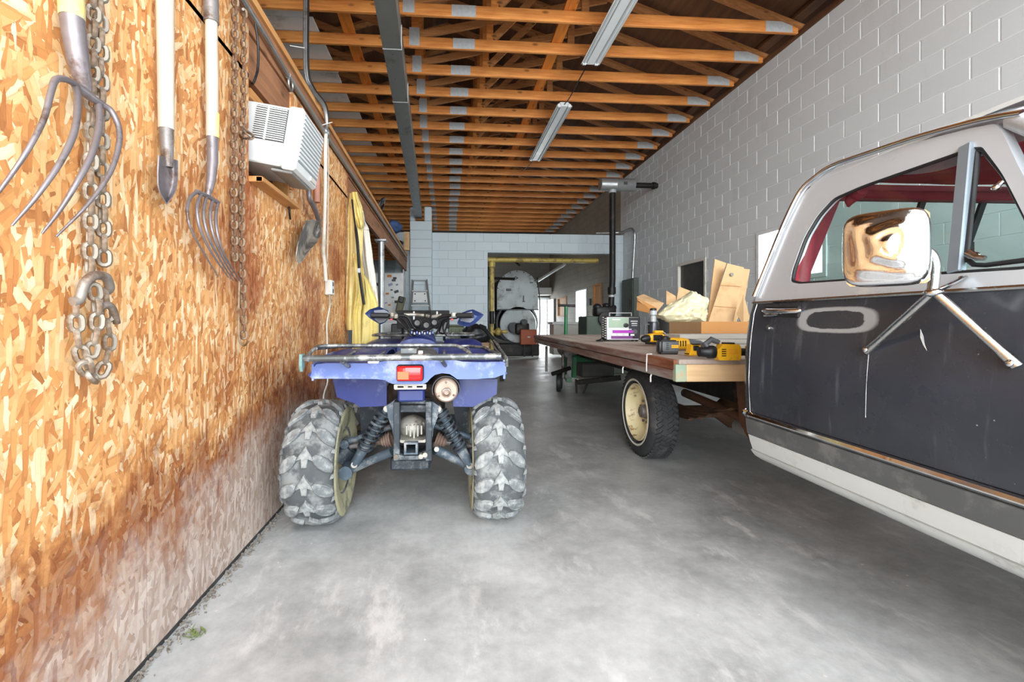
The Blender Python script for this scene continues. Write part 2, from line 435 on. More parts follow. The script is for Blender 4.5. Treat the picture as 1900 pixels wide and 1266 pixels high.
# --- floor and outdoor ground
f = MB().bb(-4.6, 4.6, YF, 19.2, -.2, 0).build('floor', M_['concrete']); tag(f, 'pale worn concrete floor slab', kind='structure')
g = MB().bb(-14, 14, -16, YF-.005, -.25, -.02).bb(-14, 14, 19.2, 32, -.25, -.02).build('ground', mat('gravel_drive', (176, 172, 164), .9, 0, .15, 4, bmp=.4)); tag(g, kind='structure')

def rect_sub(rects, hole):
    out = []
    for (a0, a1, b0, b1) in rects:
        h0, h1, k0, k1 = max(a0, hole[0]), min(a1, hole[1]), max(b0, hole[2]), min(b1, hole[3])
        if h0 >= h1-1e-4 or k0 >= k1-1e-4: out.append((a0, a1, b0, b1)); continue
        for r in ((a0, h0, b0, b1), (h1, a1, b0, b1), (h0, h1, b0, k0), (h0, h1, k1, b1)):
            if r[1]-r[0] > .012 and r[3]-r[2] > .012: out.append(r)
    return out
def subs(rects, holes):
    for h in holes: rects = rect_sub(rects, h)
    return rects

# --- right wall: block by block
WIN_A = (4.78, 5.93, 1.56, 2.28)
WIN_B = (7.16, 8.10, 1.08, 2.12)
WIN_C = (12.2, 12.95, 1.42, 2.12)
WIN_D = (13.55, 14.7, .95, 2.08)
WIN_E = (15.9, 17.2, 1.2, 1.95)
hR = [WIN_A, WIN_B]
mb = MB()
for (a0, a1, z0, z1) in subs([(YF-.3, YB+.2, 0, CH+.06)], hR): mb.bb(XR+.006, XR+.21, a0, a1, z0, z1)
wall_r = mb.build('wall_right', M_['mortar']); tag(wall_r, 'white painted concrete block wall behind the truck', kind='structure')
mb = MB()
for (a0, a1, z0, z1) in subs([(YB+.2, 19, 0, CH+.06)], [WIN_C, WIN_D, WIN_E]): mb.bb(XR+.006, XR+.21, a0, a1, z0, z1)
w_rb = mb.build('wall_right_boiler_room', M_['far_block']); tag(w_rb, 'grimy block wall of the boiler room', kind='structure')

def block_mesh(sa, sz, th, axis, mt, seed):
    b = MB(); r = random.Random(seed)
    if axis == 'y': b.box((th/2, 0, 0), (th, sa, sz), None, .004)
    else: b.box((0, th/2, 0), (sa, th, sz), None, .004)
    me = b.mesh('concrete_block'); me.materials.append(mt); return me
def lay(wall, axis, a_start, a_end, z_top, bw, bh, holes, face, mt, limit, off=0.0, joint=.011):
    """running bond; the largest in view become parts, the rest one stuff part"""
    items = []; nz = int(z_top / bh + .5)
    for k in range(nz):
        z0 = k * bh; a = a_start - (bw/2 if k % 2 else 0) + off
        while a < a_end:
            for (p0, p1, q0, q1) in subs([(max(a, a_start), min(a+bw, a_end), z0, min(z0+bh, z_top))], holes):
                if p1-p0 < .04 or q1-q0 < .04: continue
                c = (face, (p0+p1)/2, (q0+q1)/2) if axis == 'y' else ((p0+p1)/2, face, (q0+q1)/2)
                e = [proj((face, p, q) if axis == 'y' else (p, face, q)) for p in (p0, p1) for q in (q0, q1)]
                ar = 0
                if all(e):
                    xs = [max(0, min(1900, v[0])) for v in e]; ys = [max(0, min(1266, v[1])) for v in e]
                    ar = (max(xs)-min(xs)) * (max(ys)-min(ys))
                    if axis == 'y':
                        u, v, d = proj(c)          # behind the truck cab: not in view
                        if u > 1500 and v > 390 - (u-1500)*.45 + 30: ar *= .02
                        if v > 600: ar = 0
                    else:
                        if proj(c)[1] > 640: ar = 0
                items.append((ar, c, p1-p0-joint, q1-q0-joint))
            a += bw
    items.sort(key=lambda t: -t[0])
    cache = {}; rest = MB(); nrest = 0
    for i, (ar, c, sa, sz) in enumerate(items):
        if i < limit and ar > 0:
            key = (round(sa, 3), round(sz, 3), i % 3 if sa > bw*.9 else 0)
            if key not in cache: cache[key] = block_mesh(sa, sz, .05, axis, mt, i)
            j = rnd.uniform(-.0012, .0012)
            inst('concrete_block', cache[key], wall, Matrix.Translation(Vector(c) + (Vector((j, 0, 0)) if axis == 'y' else Vector((0, j, 0)))))
        else:
            nrest += 1
            if axis == 'y': rest.box((c[0]+.025, c[1], c[2]), (.05, sa, sz))
            else: rest.box((c[0], c[1]+.025, c[2]), (sa, .05, sz))
    if nrest:
        o = rest.build('distant_blocks', mt, wall); o['kind'] = 'stuff'
lay(wall_r, 'y', YF-.3, YB-.01, CH+.06, .392, .19, hR, XR, M_['block'], 290, off=.12)

# --- cross wall with the boiler room opening, and its pilaster
OPN = (.965, 4.0, -1, 2.69)
mb = MB()
for (a0, a1, z0, z1) in subs([(-4.3, XR, 0, 3.15)], [OPN]): mb.bb(a0, a1, YB+.005, YB+.2, z0, z1)
wall_b = mb.build('wall_back', M_['mortar_b']); tag(wall_b, 'pale block cross wall with a wide opening to the boiler room', kind='structure')
lay(wall_b, 'x', -1.4, XR-.01, 3.15, .42, .21, [OPN, (-.86, -.355, 0, 4)], YB, M_['block_b'], 230, off=.165, joint=.005)
t = thing('trim_1', 'pale block pilaster carrying the grey steel beam', None, (-.605, 10.4, 0), kind='structure')
mesh_p = MB().box((0, .12, 0), (.497, .24, .205), None, .004).mesh('concrete_block'); mesh_p.materials.append(M_['block_b'])
for k in range(16): inst('concrete_block', mesh_p, t, Matrix.Translation((0, 0, .105+.21*k)))
MB().bb(-.86, -.745, 10.4, 10.64, 3.36, 3.68, .02).bb(-.53, -.36, 10.4, 10.64, 3.36, 3.70, .02).bb(-.84, -.37, 10.42, 10.64, 0, 3.36).build('pilaster_cap', M_['block_b'], t)

# --- other enclosing walls
mb = MB(); 
for (a0, a1, z0, z1) in subs([(-4.5, 4.5, 0, 6.3)], [(3.30, 4.22, -1, 1.95)]): mb.bb(a0, a1, 18.6, 18.8, z0, z1)
o = mb.build('wall_far', M_['far_block_x']); tag(o, kind='structure')
o = MB().bb(-4.5, -4.3, YF-.2, 18.8, 0, 4.6).build('wall_left_bay', M_['white_sheet']); tag(o, kind='structure')
mb = MB()
for (a0, a1, z0, z1) in subs([(-4.5, XR+.2, 0, 6.2)], [(-.9, 4.28, -1, 4.42)]): mb.bb(a0, a1, YF-.2, YF, z0, z1)
o = mb.build('wall_front', M_['off_white']); tag(o, kind='structure')
# --- roof deck
th = math.atan(1/3.)
mb = MB()
for s in (-1, 1):
    n = 1.57
    mb.prism([(0, YF-.3, CH+.14+4.4/3), (0, 19.0, CH+.14+4.4/3), (s*4.75, 19.0, CH+.14+4.4/3-4.75/3), (s*4.75, YF-.3, CH+.14+4.4/3-4.75/3)], (0, 0, .03))
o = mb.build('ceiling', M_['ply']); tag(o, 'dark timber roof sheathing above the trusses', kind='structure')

# --- roof trusses, 24 inch centres
def tri_mesh(fn, mt, nm):
    b = MB(); fn(b); me = b.mesh(nm); me.materials.append(mt); return me
T = .04; topz = lambda x: .14 + (4.4-abs(x))/3 - .105
chord_me = [tri_mesh(lambda b: b.bb(-4.28, 4.26, -T/2, T/2, 0, .138, .004), M_['pine'], 'bottom_chord')]
topR = tri_mesh(lambda b: b.bar((0, 0, topz(0)), (4.5, 0, topz(4.5)), T, .12, (0, 1, 0)) , M_['pine_dull'], 'top_chord')
topL = tri_mesh(lambda b: b.bar((0, 0, topz(0)), (-4.5, 0, topz(4.5)), T, .12, (0, 1, 0)), M_['pine_dull'], 'top_chord')
def bar2(b, x0, z0, x1, z1, wd=.088):
    b.bar((x0, 0, z0), (x1, 0, z1), wd, T-.004, (0, 1, 0))
webs = [tri_mesh(lambda b, q=q: bar2(b, *q), M_['pine'] if i in (0, 1) else M_['pine_dull'], 'web') for i, q in enumerate([
    (-.41, .13, -.41, topz(.41)-.03), (.55, .13, .55, topz(.55)-.03), (-.38, .16, 2.1, topz(2.1)-.05), (-.44, .16, -2.1, topz(2.1)-.05), (.6, .16, 1.4, topz(1.4)-.04), (1.62, .14, 1.62, topz(1.62)-.03)])]
plates = [tri_mesh(lambda b, q=q: b.bb(q[0], q[1], -T/2-.003, -T/2, q[2], q[3]), M_['galv'], 'gusset_plate') for q in [
    (.06, .34, .004, .136), (-.49, -.36, .02, .25), (3.86, 4.2, .006, .134), (-4.2, -3.9, .006, .134)]]
t0 = 5.22 - .61
ordn = 'first second third fourth fifth sixth seventh eighth ninth tenth eleventh twelfth thirteenth fourteenth fifteenth sixteenth seventeenth eighteenth nineteenth twentieth twenty-first twenty-second twenty-third'.split()
y = 5.10; i = 0
for i in range(21):
    y = 5.165 + .61*i
    tr = thing('roof_truss', f'orange pine roof truss, {ordn[i]} one visible from the photographer back', 'truss', (0, y, CH), 0, 'pine roof trusses')
    for me in chord_me + [topR, topL] + webs: inst(me.name, me, tr, Matrix())
    for me in plates: inst('gusset_plate', me, tr, Matrix.Translation((rnd.uniform(-.02, .02), 0, 0)))
for k in range(9):                            # the bays over the photographer, seen from a step aside only
    y = 5.165 - .61*(k+1)
    tr = thing('roof_truss', f'overhead pine roof truss, {ordn[k]} counting forward from the nearest visible one', 'truss', (0, y, CH), 0, 'pine roof trusses overhead')
    for me in chord_me + [topR, topL] + webs[:2]: inst(me.name, me, tr, Matrix())
tag(MB().bb(-1.30, -1.16, -.5, 17.5, CH+.139, CH+.176).build('brace_board', M_['pine_y']), 'long orange brace board across the trusses beside the steel beam', 'board', 'brace boards over the trusses')
tag(MB().bb(1.36, 1.50, -.5, 17.5, CH+.139, CH+.176).build('brace_board', M_['pine_y']), 'long orange brace board across the trusses near the light fixtures', 'board', 'brace boards over the trusses')
tag(MB().bb(4.16, 4.298, -.5, 17.5, CH+.145, CH+.185).bb(4.285, 4.299, YF, YB, CH-.02, CH+.06).build('trim_2', M_['ply']), kind='structure')
# white boards lying over the trusses at the left
for k in range(7):
    y0 = 4.3 + 1.22*k
    b = MB().box((-2.45+.03*k + (.04 if k % 2 else 0), y0+.6, CH+.155), (1.55, 1.2, .02), (0, 0, R(rnd.uniform(-1.2, 1.2))), .002)
    o = b.build('ceiling_board', M_['white_sheet'])
    tag(o, f'white board lying over the trusses at upper left, {ordn[k]} from the camera', 'board', 'white boards over the left bay')

# --- steel beam running to the pilaster
bm = MB(); A = V(-.40, 1.2, 3.43); B = V(-.665, 10.45, 3.43)
bm.bar(A, B, .16, .012, (0, 0, 1)); bm.bar(A+V(0, 0, .2), B+V(0, 0, .2), .16, .012, (0, 0, 1))
bm.bar(A+V(-.07, 0, .1), B+V(-.07, 0, .1), .012, .2, (0, 0, 1)); bm.bar(A+V(.07, 0, .1), B+V(.07, 0, .1), .012, .2, (0, 0, 1))
t = thing('steel_beam', 'long grey painted steel beam under the trusses, ending on the block pilaster', 'beam', (-.53, 5.8, 3.43))
bm.build('beam_body', M_['steel_paint'], t)
for yy in (3.95, 4.9):
    k = (yy-1.2)/9.25; c = A.lerp(B, k)
    MB().box((c.x, yy, c.z+.1), (.168, .014, .222), None, .003).build('joint_band', M_['galv'], t)

# ================================================================== OSB WALL
ACH = (2.15, 2.72, 1.70, 2.50)
wl = thing('wall_left', 'oriented strand board partition with tools hung on it', None, (0, 0, 0), kind='structure')
for (a, b_, nm) in ((YF, .23, 0), (.23, 1.446, 0), (1.446, 2.665, 0), (2.665, 3.45, 0), (3.45, 4.25, 1)):
    m = MB(); g = .0025
    for r in subs([(a+g, b_-g, .02, 2.42)], [ACH]): m.bb(XL-.012, XL, r[0], r[1], r[2], r[3])
    if nm:
        M_['osb_dark'] = M_['osb']
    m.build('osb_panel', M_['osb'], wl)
mb = MB()
for yy in [YF+.02, .25, .85, 1.446, 2.08, 2.72, 3.3, 3.9, 4.2]: mb.bb(XL-.10, XL-.013, yy-.02, yy+.02, .04, 2.4)
mb.build('stud', M_['plank'], wl)['kind'] = 'stuff'
MB().bb(XL-.10, XL-.013, YF, 4.22, 0, .04).build('sole_plate', M_['beam'], wl)
MB().bb(XL-.112, XL-.10, YF, 4.22, 0, 2.4).build('inner_sheet', M_['ply'], wl)
MB().bb(XL-.10, XL-.002, 4.2, 4.25, 0, 2.3).build('end_stud', M_['beam'], wl)
MB().bb(XL-.095, XL+.001, ACH[0]+.02, ACH[1]-.02, 2.10, 2.145).build('opening_header', M_['plank'], wl)
# header over the wall: two boards and a cap
hd = thing('header_beam', 'long brown timber header along the top of the strand board wall', 'beam', (XL, 5, 2.2))
MB().bb(XL-.05, XL-.011, YF, 10.39, 2.20, 2.40).build('lower_board', M_['beam'], hd)
MB().bb(XL-.045, XL-.001, YF, 10.39, 2.405, 2.545).build('upper_board', M_['beam'], hd)
MB().bb(XL-.12, XL+.012, YF, 10.36, 2.548, 2.586).build('cap_board', M_['plank'], hd)
MB().bar((XL-.02, YF, 2.19), (XL-.02, 4.22, 2.19), .04, .02).build('packing_strip', M_['beam'], hd)
# mezzanine deck and joists
mz = thing('floor_mezzanine', 'storage deck behind the header beam', None, (-2.6, 5, 2.4), kind='structure')
MB().bb(-4.29, XL-.12, YF, 10.6, 2.55, 2.575).build('deck', M_['ply'], mz)
jm = MB().bb(-1.62, 1.62, -.02, .02, 0, .19).mesh('joist'); jm.materials.append(M_['pine'])
for k in range(26): inst('joist', jm, mz, Matrix.Translation((-.05, -5.5+.41*k, -.04)))
# post under the header
t = thing('support_post', 'galvanised pipe post under the brown header beam', 'post', (-.93, 6.4, 0))
MB().cyl((-.93, 6.4, 0), (-.93, 6.4, 2.17), .045, seg=20).build('post_tube', M_['galv_pipe'], t, 40)
MB().bb(-1.01, -.85, 6.32, 6.48, 2.17, 2.198, .003).build('top_plate', M_['galv_pipe'], t)
MB().bb(-1.01, -.85, 6.32, 6.48, 0, .012, .003).build('base_plate', M_['galv_pipe'], t)
# dirt and crumbs in the gap at the foot of the wall
mb = MB(); r = random.Random(3)
for k in range(620):
    yy = r.uniform(.7, 3.6); s = r.choice((.003, .004, .006, .009))
    mb.box((XL + abs(r.gauss(0, .022))+.002, yy, s*.3), (s*r.uniform(.8, 2), s*r.uniform(.8, 2.4), s*.7), (r.uniform(0, 3), r.uniform(0, 3), r.uniform(0, 3)))
o = mb.build('grit', mat('grit', (132, 126, 118), .9, 0, .4, 60)); tag(o, 'crumbs and grit swept against the foot of the strand board wall', 'grit', kind='stuff')
o = MB().bb(XL-.09, XL-.001, YF, 4.2, 0.0, .025).build('gap_strip_left', M_['dark_board']); tag(o, kind='structure')  # added dark strip standing for the dark gap under the panels, no baseboard

# ================================================================== WINDOWS AND DOOR
M_['glass'] = None
def glass_mat(name, col, rough=.02):
    m, nt, b, tc = newmat(name); nt.nodes.remove(b)
    out = nt.nodes['Material Output']
    tr = nt.nodes.new('ShaderNodeBsdfTransparent'); tr.inputs[0].default_value = (*col, 1)
    gl = nt.nodes.new('ShaderNodeBsdfGlossy'); gl.inputs['Roughness'].default_value = rough
    fr = nt.nodes.new('ShaderNodeFresnel'); fr.inputs['IOR'].default_value = 1.45
    mx = nt.nodes.new('ShaderNodeMixShader')
    ge = nt.nodes.new('ShaderNodeNewGeometry'); fk = mth(nt, 'MULTIPLY', fr.outputs[0], mth(nt, 'SUBTRACT', 1, ge.outputs['Backfacing']))
    nt.links.new(fk, mx.inputs[0]); nt.links.new(tr.outputs[0], mx.inputs[1]); nt.links.new(gl.outputs[0], mx.inputs[2])
    nt.links.new(mx.outputs[0], out.inputs[0]); return m
M_['glass'] = glass_mat('window_glass', (.93, .96, .95))
M_['cab_glass'] = glass_mat('cab_glass', (.86, .93, .92))
def window(n, q, mull, fmat, pane='glass'):
    y0, y1, z0, z1 = q
    t = thing(f'window_{n}', None, None, (XR, (y0+y1)/2, z0), kind='structure')
    m = MB(); e = .05
    m.bb(XR-.012, XR+.12, y0, y0+e, z0, z1).bb(XR-.012, XR+.12, y1-e, y1, z0, z1).bb(XR-.012, XR+.12, y0+e, y1-e, z1-e, z1).bb(XR-.012, XR+.12, y0+e, y1-e, z0, z0+e)
    m.build('window_frame', fmat, t)
    for k in range(1, mull):
        yy = y0 + (y1-y0)*k/mull
        MB().bb(XR+.02, XR+.07, yy-.02, yy+.02, z0+e, z1-e).build('mullion', fmat, t)
    w_ = (y1-y0-2*e)/mull
    for k in range(mull):
        MB().bb(XR+.04, XR+.046, y0+e+w_*k+.005, y0+e+w_*(k+1)-.005, z0+e, z1-e).build('window_pane', M_[pane] if isinstance(pane, str) else pane, t)
    return t
tag(window(1, WIN_A, 2, M_['white_enamel']), 'bright white framed window in the block wall behind the truck cab')
M_['plywood'] = wood('window_plywood', (226, 178, 132), (196, 142, 98), 2, .7, knots=False)
tag(window(2, WIN_B, 1, M_['off_white'], 'dark_board'), 'dark blanked-off window opening above the cardboard')
tag(window(3, WIN_C, 1, M_['plank'], 'plywood'), 'boiler room window boarded with plywood')
tag(window(4, WIN_D, 2, M_['white_enamel']), 'bright boiler room window with white frame')
tag(window(5, WIN_E, 1, M_['plank'], 'plywood'), 'far boiler room window half boarded')
# back door standing open to the outside
t = thing('door_1', 'open doorway at the far end letting in white daylight', None, (3.76, 18.6, 0), kind='structure')
MB().bb(3.22, 3.30, 18.55, 18.85, 0, 2.03).bb(4.22, 4.295, 18.55, 18.85, 0, 2.03).bb(3.30, 4.22, 18.55, 18.85, 1.95, 2.03).build('door_frame', M_['white_enamel'], t)
MB().bb(4.23, 4.27, 17.62, 18.54, .02, 1.94).build('door_leaf', M_['white_enamel'], t)
# ceiling strip and trim in the boiler room
o = MB().bb(2.6, 4.25, 18.0, 18.55, 2.12, 2.42, .01).build('trim_3', M_['white_sheet']); tag(o, 'white box duct over the far doorway', kind='structure')
# ================================================================== TOOLS ON THE STRAND BOARD WALL
def wp(cx, cy, off, s=1.734, ox=0, oy=0):        # a point read off the photograph, standing `off` metres proud of the wall
    return pX(ox + cx/s, oy + cy/s, XL + off)
# --- the large four tined fork
t = thing('pitchfork', 'large four tined steel pitchfork with chipped yellow socket, nearest the camera', 'pitchfork', wp(265, 290, .04))
top = wp(228, 0, .045); up = wp(222, -260, .045)
MB().tube([up + V(0, 0, .35), up, top], [.021, .022, .024], 14).build('handle', M_['ash'], t, 40)
MB().tube([wp(227, -60, .045), top, wp(238, 110, .05), wp(252, 200, .055), wp(272, 290, .05)], [.0245, .0245, .0235, .0215, .016], 16).build('socket', M_['tine'], t, 40)
MB().tube([wp(226, -40, .045), wp(231, 25, .046), wp(232, 60, .047)], [.0252, .0252, .0248], 16).build('yellow_band', M_['yellow_tape'], t, 40)
MB().tube([wp(240, 272, .055), wp(265, 292, .055), wp(300, 318, .06), wp(326, 334, .06)], [.009, .012, .010, .009], 10).build('crossbar', M_['tine'], t, 40)
for pts in ([(258, 290, .055), (236, 268, .06), (205, 254, .07), (178, 258, .08), (163, 300, .09), (140, 385, .10), (85, 490, .10), (0, 612, .07), (-40, 660, .06)],
            [(240, 272, .055), (250, 320, .075), (240, 420, .10), (195, 520, .11), (120, 630, .10), (38, 726, .07)],
            [(318, 330, .06), (320, 400, .085), (294, 500, .11), (240, 600, .11), (190, 680, .09), (135, 752, .07)],
            [(322, 332, .06), (358, 358, .07), (382, 410, .085), (382, 470, .10), (352, 560, .11), (280, 660, .10), (180, 762, .07)]):
    c = bez([wp(*p) for p in pts], 40); n = len(c)
    MB().tube(c, [max(.0022, .0075*(1 - (i/n)**2.2*.75)) for i in range(n)], 8).build('tine', M_['tine'], t, 60)
# --- the small five tined fork
t = thing('pitchfork', 'small five tined fork with pale wooden handle hanging between the two chains', 'pitchfork', wp(670, 630, .04))
MB().tube([wp(676, -200, .045), wp(680, 72, .045)], [.026, .026], 14).build('collar', M_['iron'], t, 40)
MB().tube([wp(680, 70, .045), wp(682, 250, .045), wp(683, 442, .045)], [.021, .022, .021], 14).build('handle', M_['ash'], t, 40)
MB().tube([wp(687, 365, .048), wp(686, 443, .048)], [.0205, .0205], 14).build('yellow_band', M_['yellow_tape'], t, 40)
MB().tube([wp(683, 438, .045), wp(684, 520, .05), wp(678, 585, .055), wp(668, 630, .05)], [.020, .019, .015, .011], 14).build('socket', M_['tine'], t, 40)
MB().tube([wp(632, 616, .05), wp(668, 632, .052), wp(702, 652, .05)], .008, 8).build('crossbar', M_['tine'], t, 40)
for pts in ([(634, 616, .05), (610, 640, .06), (603, 690, .075), (625, 760, .08), (700, 888, .06)],
            [(648, 622, .05), (634, 670, .07), (645, 740, .08), (685, 820, .08), (735, 893, .06)],
            [(664, 632, .05), (655, 690, .07), (670, 760, .085), (705, 830, .08), (750, 903, .06)],
            [(684, 640, .05), (676, 700, .07), (690, 770, .085), (722, 840, .08), (762, 908, .06)],
            [(700, 650, .05), (694, 710, .07), (706, 780, .085), (735, 845, .08), (775, 908, .06)]):
    c = bez([wp(*p) for p in pts], 30); n = len(c)
    MB().tube(c, [max(.002, .0062*(1 - (i/n)**2*.7)) for i in range(n)], 8).build('tine', M_['tine'], t, 60)
# --- narrow spade
t = thing('narrow_spade', 'narrow trenching spade with long pale wooden handle hanging beside the small fork', 'spade', wp(535, 500, .04))
MB().tube([wp(524, -220, .04), wp(531, 0, .04), wp(535, 416, .04)], [.0245, .025, .022], 16).build('handle', M_['ash'], t, 40)
MB().tube([wp(535, 412, .04), wp(538, 490, .042), wp(540, 538, .042)], [.0205, .0175, .014], 14).build('ferrule', M_['iron'], t, 40)
def blade(u, v):
    yy = 508 + 150*v; wd = (34 - 6*abs(v-.3)) * (1 if v < .55 else max(.05, 1-((v-.55)/.45)**2))
    x = 541 - 5*v + (u-.5)*2*wd
    return wp(x, yy + (1-abs(u-.5)*2)*0 - (u-.5)*-18*(1-v), .045 - .022*(1-(2*u-1)**2) + .015)
MB().grid(blade, 10, 12, .003).build('blade', M_['tine'], t, 50)
# --- shovel behind the air conditioner
def w3(x, y, off): return wp(x, y, off, 3.165, 420, 300)
t = thing('shovel', 'worn round pointed shovel hung by the conduit below the air conditioner', 'shovel', w3(500, 420, .03))
MB().tube([w3(534, -60, .02), w3(533, 240, .025)], .020, 14).build('handle', mat('pink_wood', (176, 128, 110), .6, 0, .15, 9), t, 40)
MB().tube(bez([w3(484, 150, .05), w3(488, 215, .055), w3(520, 280, .06), w3(543, 345, .05)], 12), [.017]*13, 12).build('socket', M_['tine'], t, 40)
pl = [(470, 345), (505, 338), (552, 350), (557, 400), (553, 440), (528, 480), (490, 520), (462, 565), (432, 602), (412, 585), (408, 545), (416, 490), (434, 430), (450, 385)]
cx_, cy_ = 486, 455
def shv(u, v):
    a = u*len(pl); i = int(a) % len(pl); f_ = a - int(a); p, q = pl[i], pl[(i+1) % len(pl)]
    x = p[0] + (q[0]-p[0])*f_; yv = p[1] + (q[1]-p[1])*f_
    k = .02 + .98*v
    return w3(cx_ + (x-cx_)*k, cy_ + (yv-cy_)*k, .03 + .05*k*k)
MB().grid(shv, 42, 6, .003, cu=True).build('blade', mat('shovel_steel', (110, 106, 104), .45, .5, .25, 8, (190, 182, 170), 6, .5), t, 50)

# --- chains
def link_mesh(L, Wd, r, mt):
    pts = []; a = (L - Wd) / 2; q = Wd/2 - r
    for k in range(6): an = R(-90 + 36*k); pts.append((a + q*math.cos(an), q*math.sin(an), 0))
    for k in range(6): an = R(90 + 36*k); pts.append((-a + q*math.cos(an), q*math.sin(an), 0))
    m = MB().tube(pts, r, 6, closed=True); me = m.mesh('chain_link', 60); me.materials.append(mt); return me
def chain(path, me, pitch, parent, jit=.06, phase=0):
    P = bez(path, 200); s = 0; segs = [0]
    for a, b in zip(P, P[1:]): s += (b-a).length; segs.append(s)
    n = int(s / pitch); inv = WM[parent.name].inverted(); j = 0
    for k in range(n):
        d = (k+.5)*pitch
        while j < len(segs)-2 and segs[j+1] < d: j += 1
        f_ = (d - segs[j]) / max(1e-6, segs[j+1]-segs[j]); p = P[j].lerp(P[j+1], f_)
        dr = (P[min(j+2, len(P)-1)] - P[max(j-1, 0)]).normalized()
        ref = Vector((1, 0, 0)); side = (ref - dr*ref.dot(dr))
        side = side.normalized(); n2 = dr.cross(side)
        an = (R(45) if (k+phase) % 2 else R(-45)) + rnd.uniform(-jit, jit)*4
        zx = side*math.cos(an) + n2*math.sin(an); yx = zx.cross(dr)
        M = Matrix(((dr.x, yx.x, zx.x, p.x), (dr.y, yx.y, zx.y, p.y), (dr.z, yx.z, zx.z, p.z), (0, 0, 0, 1)))
        inst('chain_link', me, parent, inv @ M)
c1 = thing('hanging_chain', 'heavy grey doubled chain with grab hooks, looped into a bunch behind the large pitchfork', 'chain', wp(310, 900, .03))
lk = link_mesh(.052, .036, .0068, M_['grey_chain']); pt = .0375
chain([wp(302, -120, .03), wp(298, 200, .03), wp(292, 560, .03), wp(288, 905, .03)], lk, pt, c1)
chain([wp(322, -140, .035), wp(326, 230, .035), wp(330, 600, .035), wp(336, 880, .035)], lk, pt, c1, phase=1)
chain([wp(245, 965, .035), wp(246, 1050, .04), wp(262, 1140, .045), wp(290, 1200, .045)], lk, pt, c1)
chain([wp(300, 915, .045), wp(312, 1000, .05), wp(305, 1090, .055), wp(286, 1160, .06), wp(292, 1195, .055)], lk, pt, c1, phase=1)
chain([wp(336, 940, .03), wp(345, 1020, .035), wp(352, 1100, .04), wp(338, 1170, .045), wp(318, 1215, .04)], lk, pt, c1)
chain([wp(264, 1170, .06), wp(300, 1215, .055), wp(335, 1200, .05)], lk, pt*.9, c1, phase=1)
MB().tube(bez([wp(232, 972, .04), wp(256, 962, .045), wp(272, 915, .05), wp(302, 888, .055), wp(340, 892, .05), wp(352, 925, .04), wp(340, 940, .03)], 40), .0115, 10).build('grab_hook', M_['grey_chain_b'], c1, 60)
MB().tube(bez([wp(328, 985, .055), wp(352, 982, .055), wp(368, 1005, .05), wp(376, 1040, .045)], 20), .0085, 10).build('grab_hook', M_['grey_chain_b'], c1, 60)
MB().cyl(wp(318, -128, .0), wp(318, -128, .06), .006, seg=10).build('hanger_nail', M_['iron'], c1)
c2 = thing('hanging_chain', 'rusty brown doubled chain hanging between the small fork and the air conditioner', 'chain', wp(770, 1000, .03))
lk = link_mesh(.046, .033, .0062, M_['rust_chain']); pt = .0335
chain([wp(757, -30, .03), wp(755, 300, .03), wp(752, 600, .03), wp(755, 860, .03)], lk, pt, c2)
chain([wp(785, 30, .035), wp(784, 330, .035), wp(776, 700, .035), wp(780, 900, .035), wp(785, 1105, .035)], lk, pt, c2, phase=1)
MB().tube(bez([wp(770, 905, .03), wp(768, 1000, .03), wp(770, 1090, .035), wp(786, 1112, .04), wp(798, 1098, .04)], 16), .0045, 8).build('end_wire', M_['rust_chain'], c2, 60)
chain([wp(772, 395, .05), wp(782, 430, .05), wp(800, 440, .05)], lk, pt*.9, c2)
MB().tube(bez([wp(776, 402, .06), wp(798, 425, .06), wp(815, 436, .055), wp(810, 446, .05), wp(790, 446, .045)], 20), .006, 8).build('grab_hook', M_['rust_chain'], c2, 60)
MB().cyl(wp(782, 30, -.0), wp(782, 30, .06), .005, seg=10).build('hanger_nail', M_['iron'], c2)

# ================================================================== AIR CONDITIONER
ac = thing('air_conditioner', 'white window air conditioner tilted in a rough opening of the strand board wall', 'air conditioner', (XL, 2.34, 1.78))
ta = R(9); eo = V(math.cos(ta), 0, -math.sin(ta)); eu = V(math.sin(ta), 0, math.cos(ta)); ey = V(0, 1, 0)
O = V(XL-.02, 2.175, 1.80)
MA = Matrix(((eo.x, 0, eu.x, O.x), (eo.y, 1, eu.y, O.y), (eo.z, 0, eu.z, O.z), (0, 0, 0, 1)))
def acb(m, x0, x1, y0, y1, z0, z1, bev=0):
    m._box(MA @ Matrix.Translation(((x0+x1)/2, (y0+y1)/2, (z0+z1)/2)) @ Matrix.Diagonal((x1-x0, y1-y0, z1-z0, 1)), bev); return m
W_, Hh = .345, .30
m = MB(); acb(m, -.28, .15, .012, W_-.012, .01, Hh-.008, .006); m.build('cabinet', M_['white_enamel'], ac)
acb(MB(), -.0, .148, .0112, .0121, .12, Hh-.02).build('side_recess', M_['dark_board'], ac)
m = MB()
for k in range(15): acb(m, .0, .145, .002, .010, .125+.0103*k, .1292+.0103*k)
acb(m, .055, .062, .0015, .010, .12, Hh-.015)
m.build('side_louvers', M_['white_enamel'], ac)['kind'] = 'stuff'
m = MB(); acb(m, .148, .222, 0, W_, 0, Hh, .012); m.build('front_shell', M_['white_enamel'], ac)
acb(MB(), .220, .2245, .018, W_-.018, .05, Hh-.022).build('front_recess', mat('grille_shadow', (150, 154, 160), .6), ac)
for k in range(11): 
    m = MB(); acb(m, .2225, .228, .02, W_-.02, .058+.0198*k, .070+.0198*k, .001); m.build('louver', M_['white_enamel'], ac)
m = MB(); acb(m, .10, .2, .03, W_-.03, -.012, .001, .004); m.build('drip_tray', mat('grey_pan', (150, 152, 150), .5, .3), ac)
m = MB(); acb(m, .221, .229, .22, .31, .02, .042, .002); m.build('control_panel', M_['off_white'], ac)
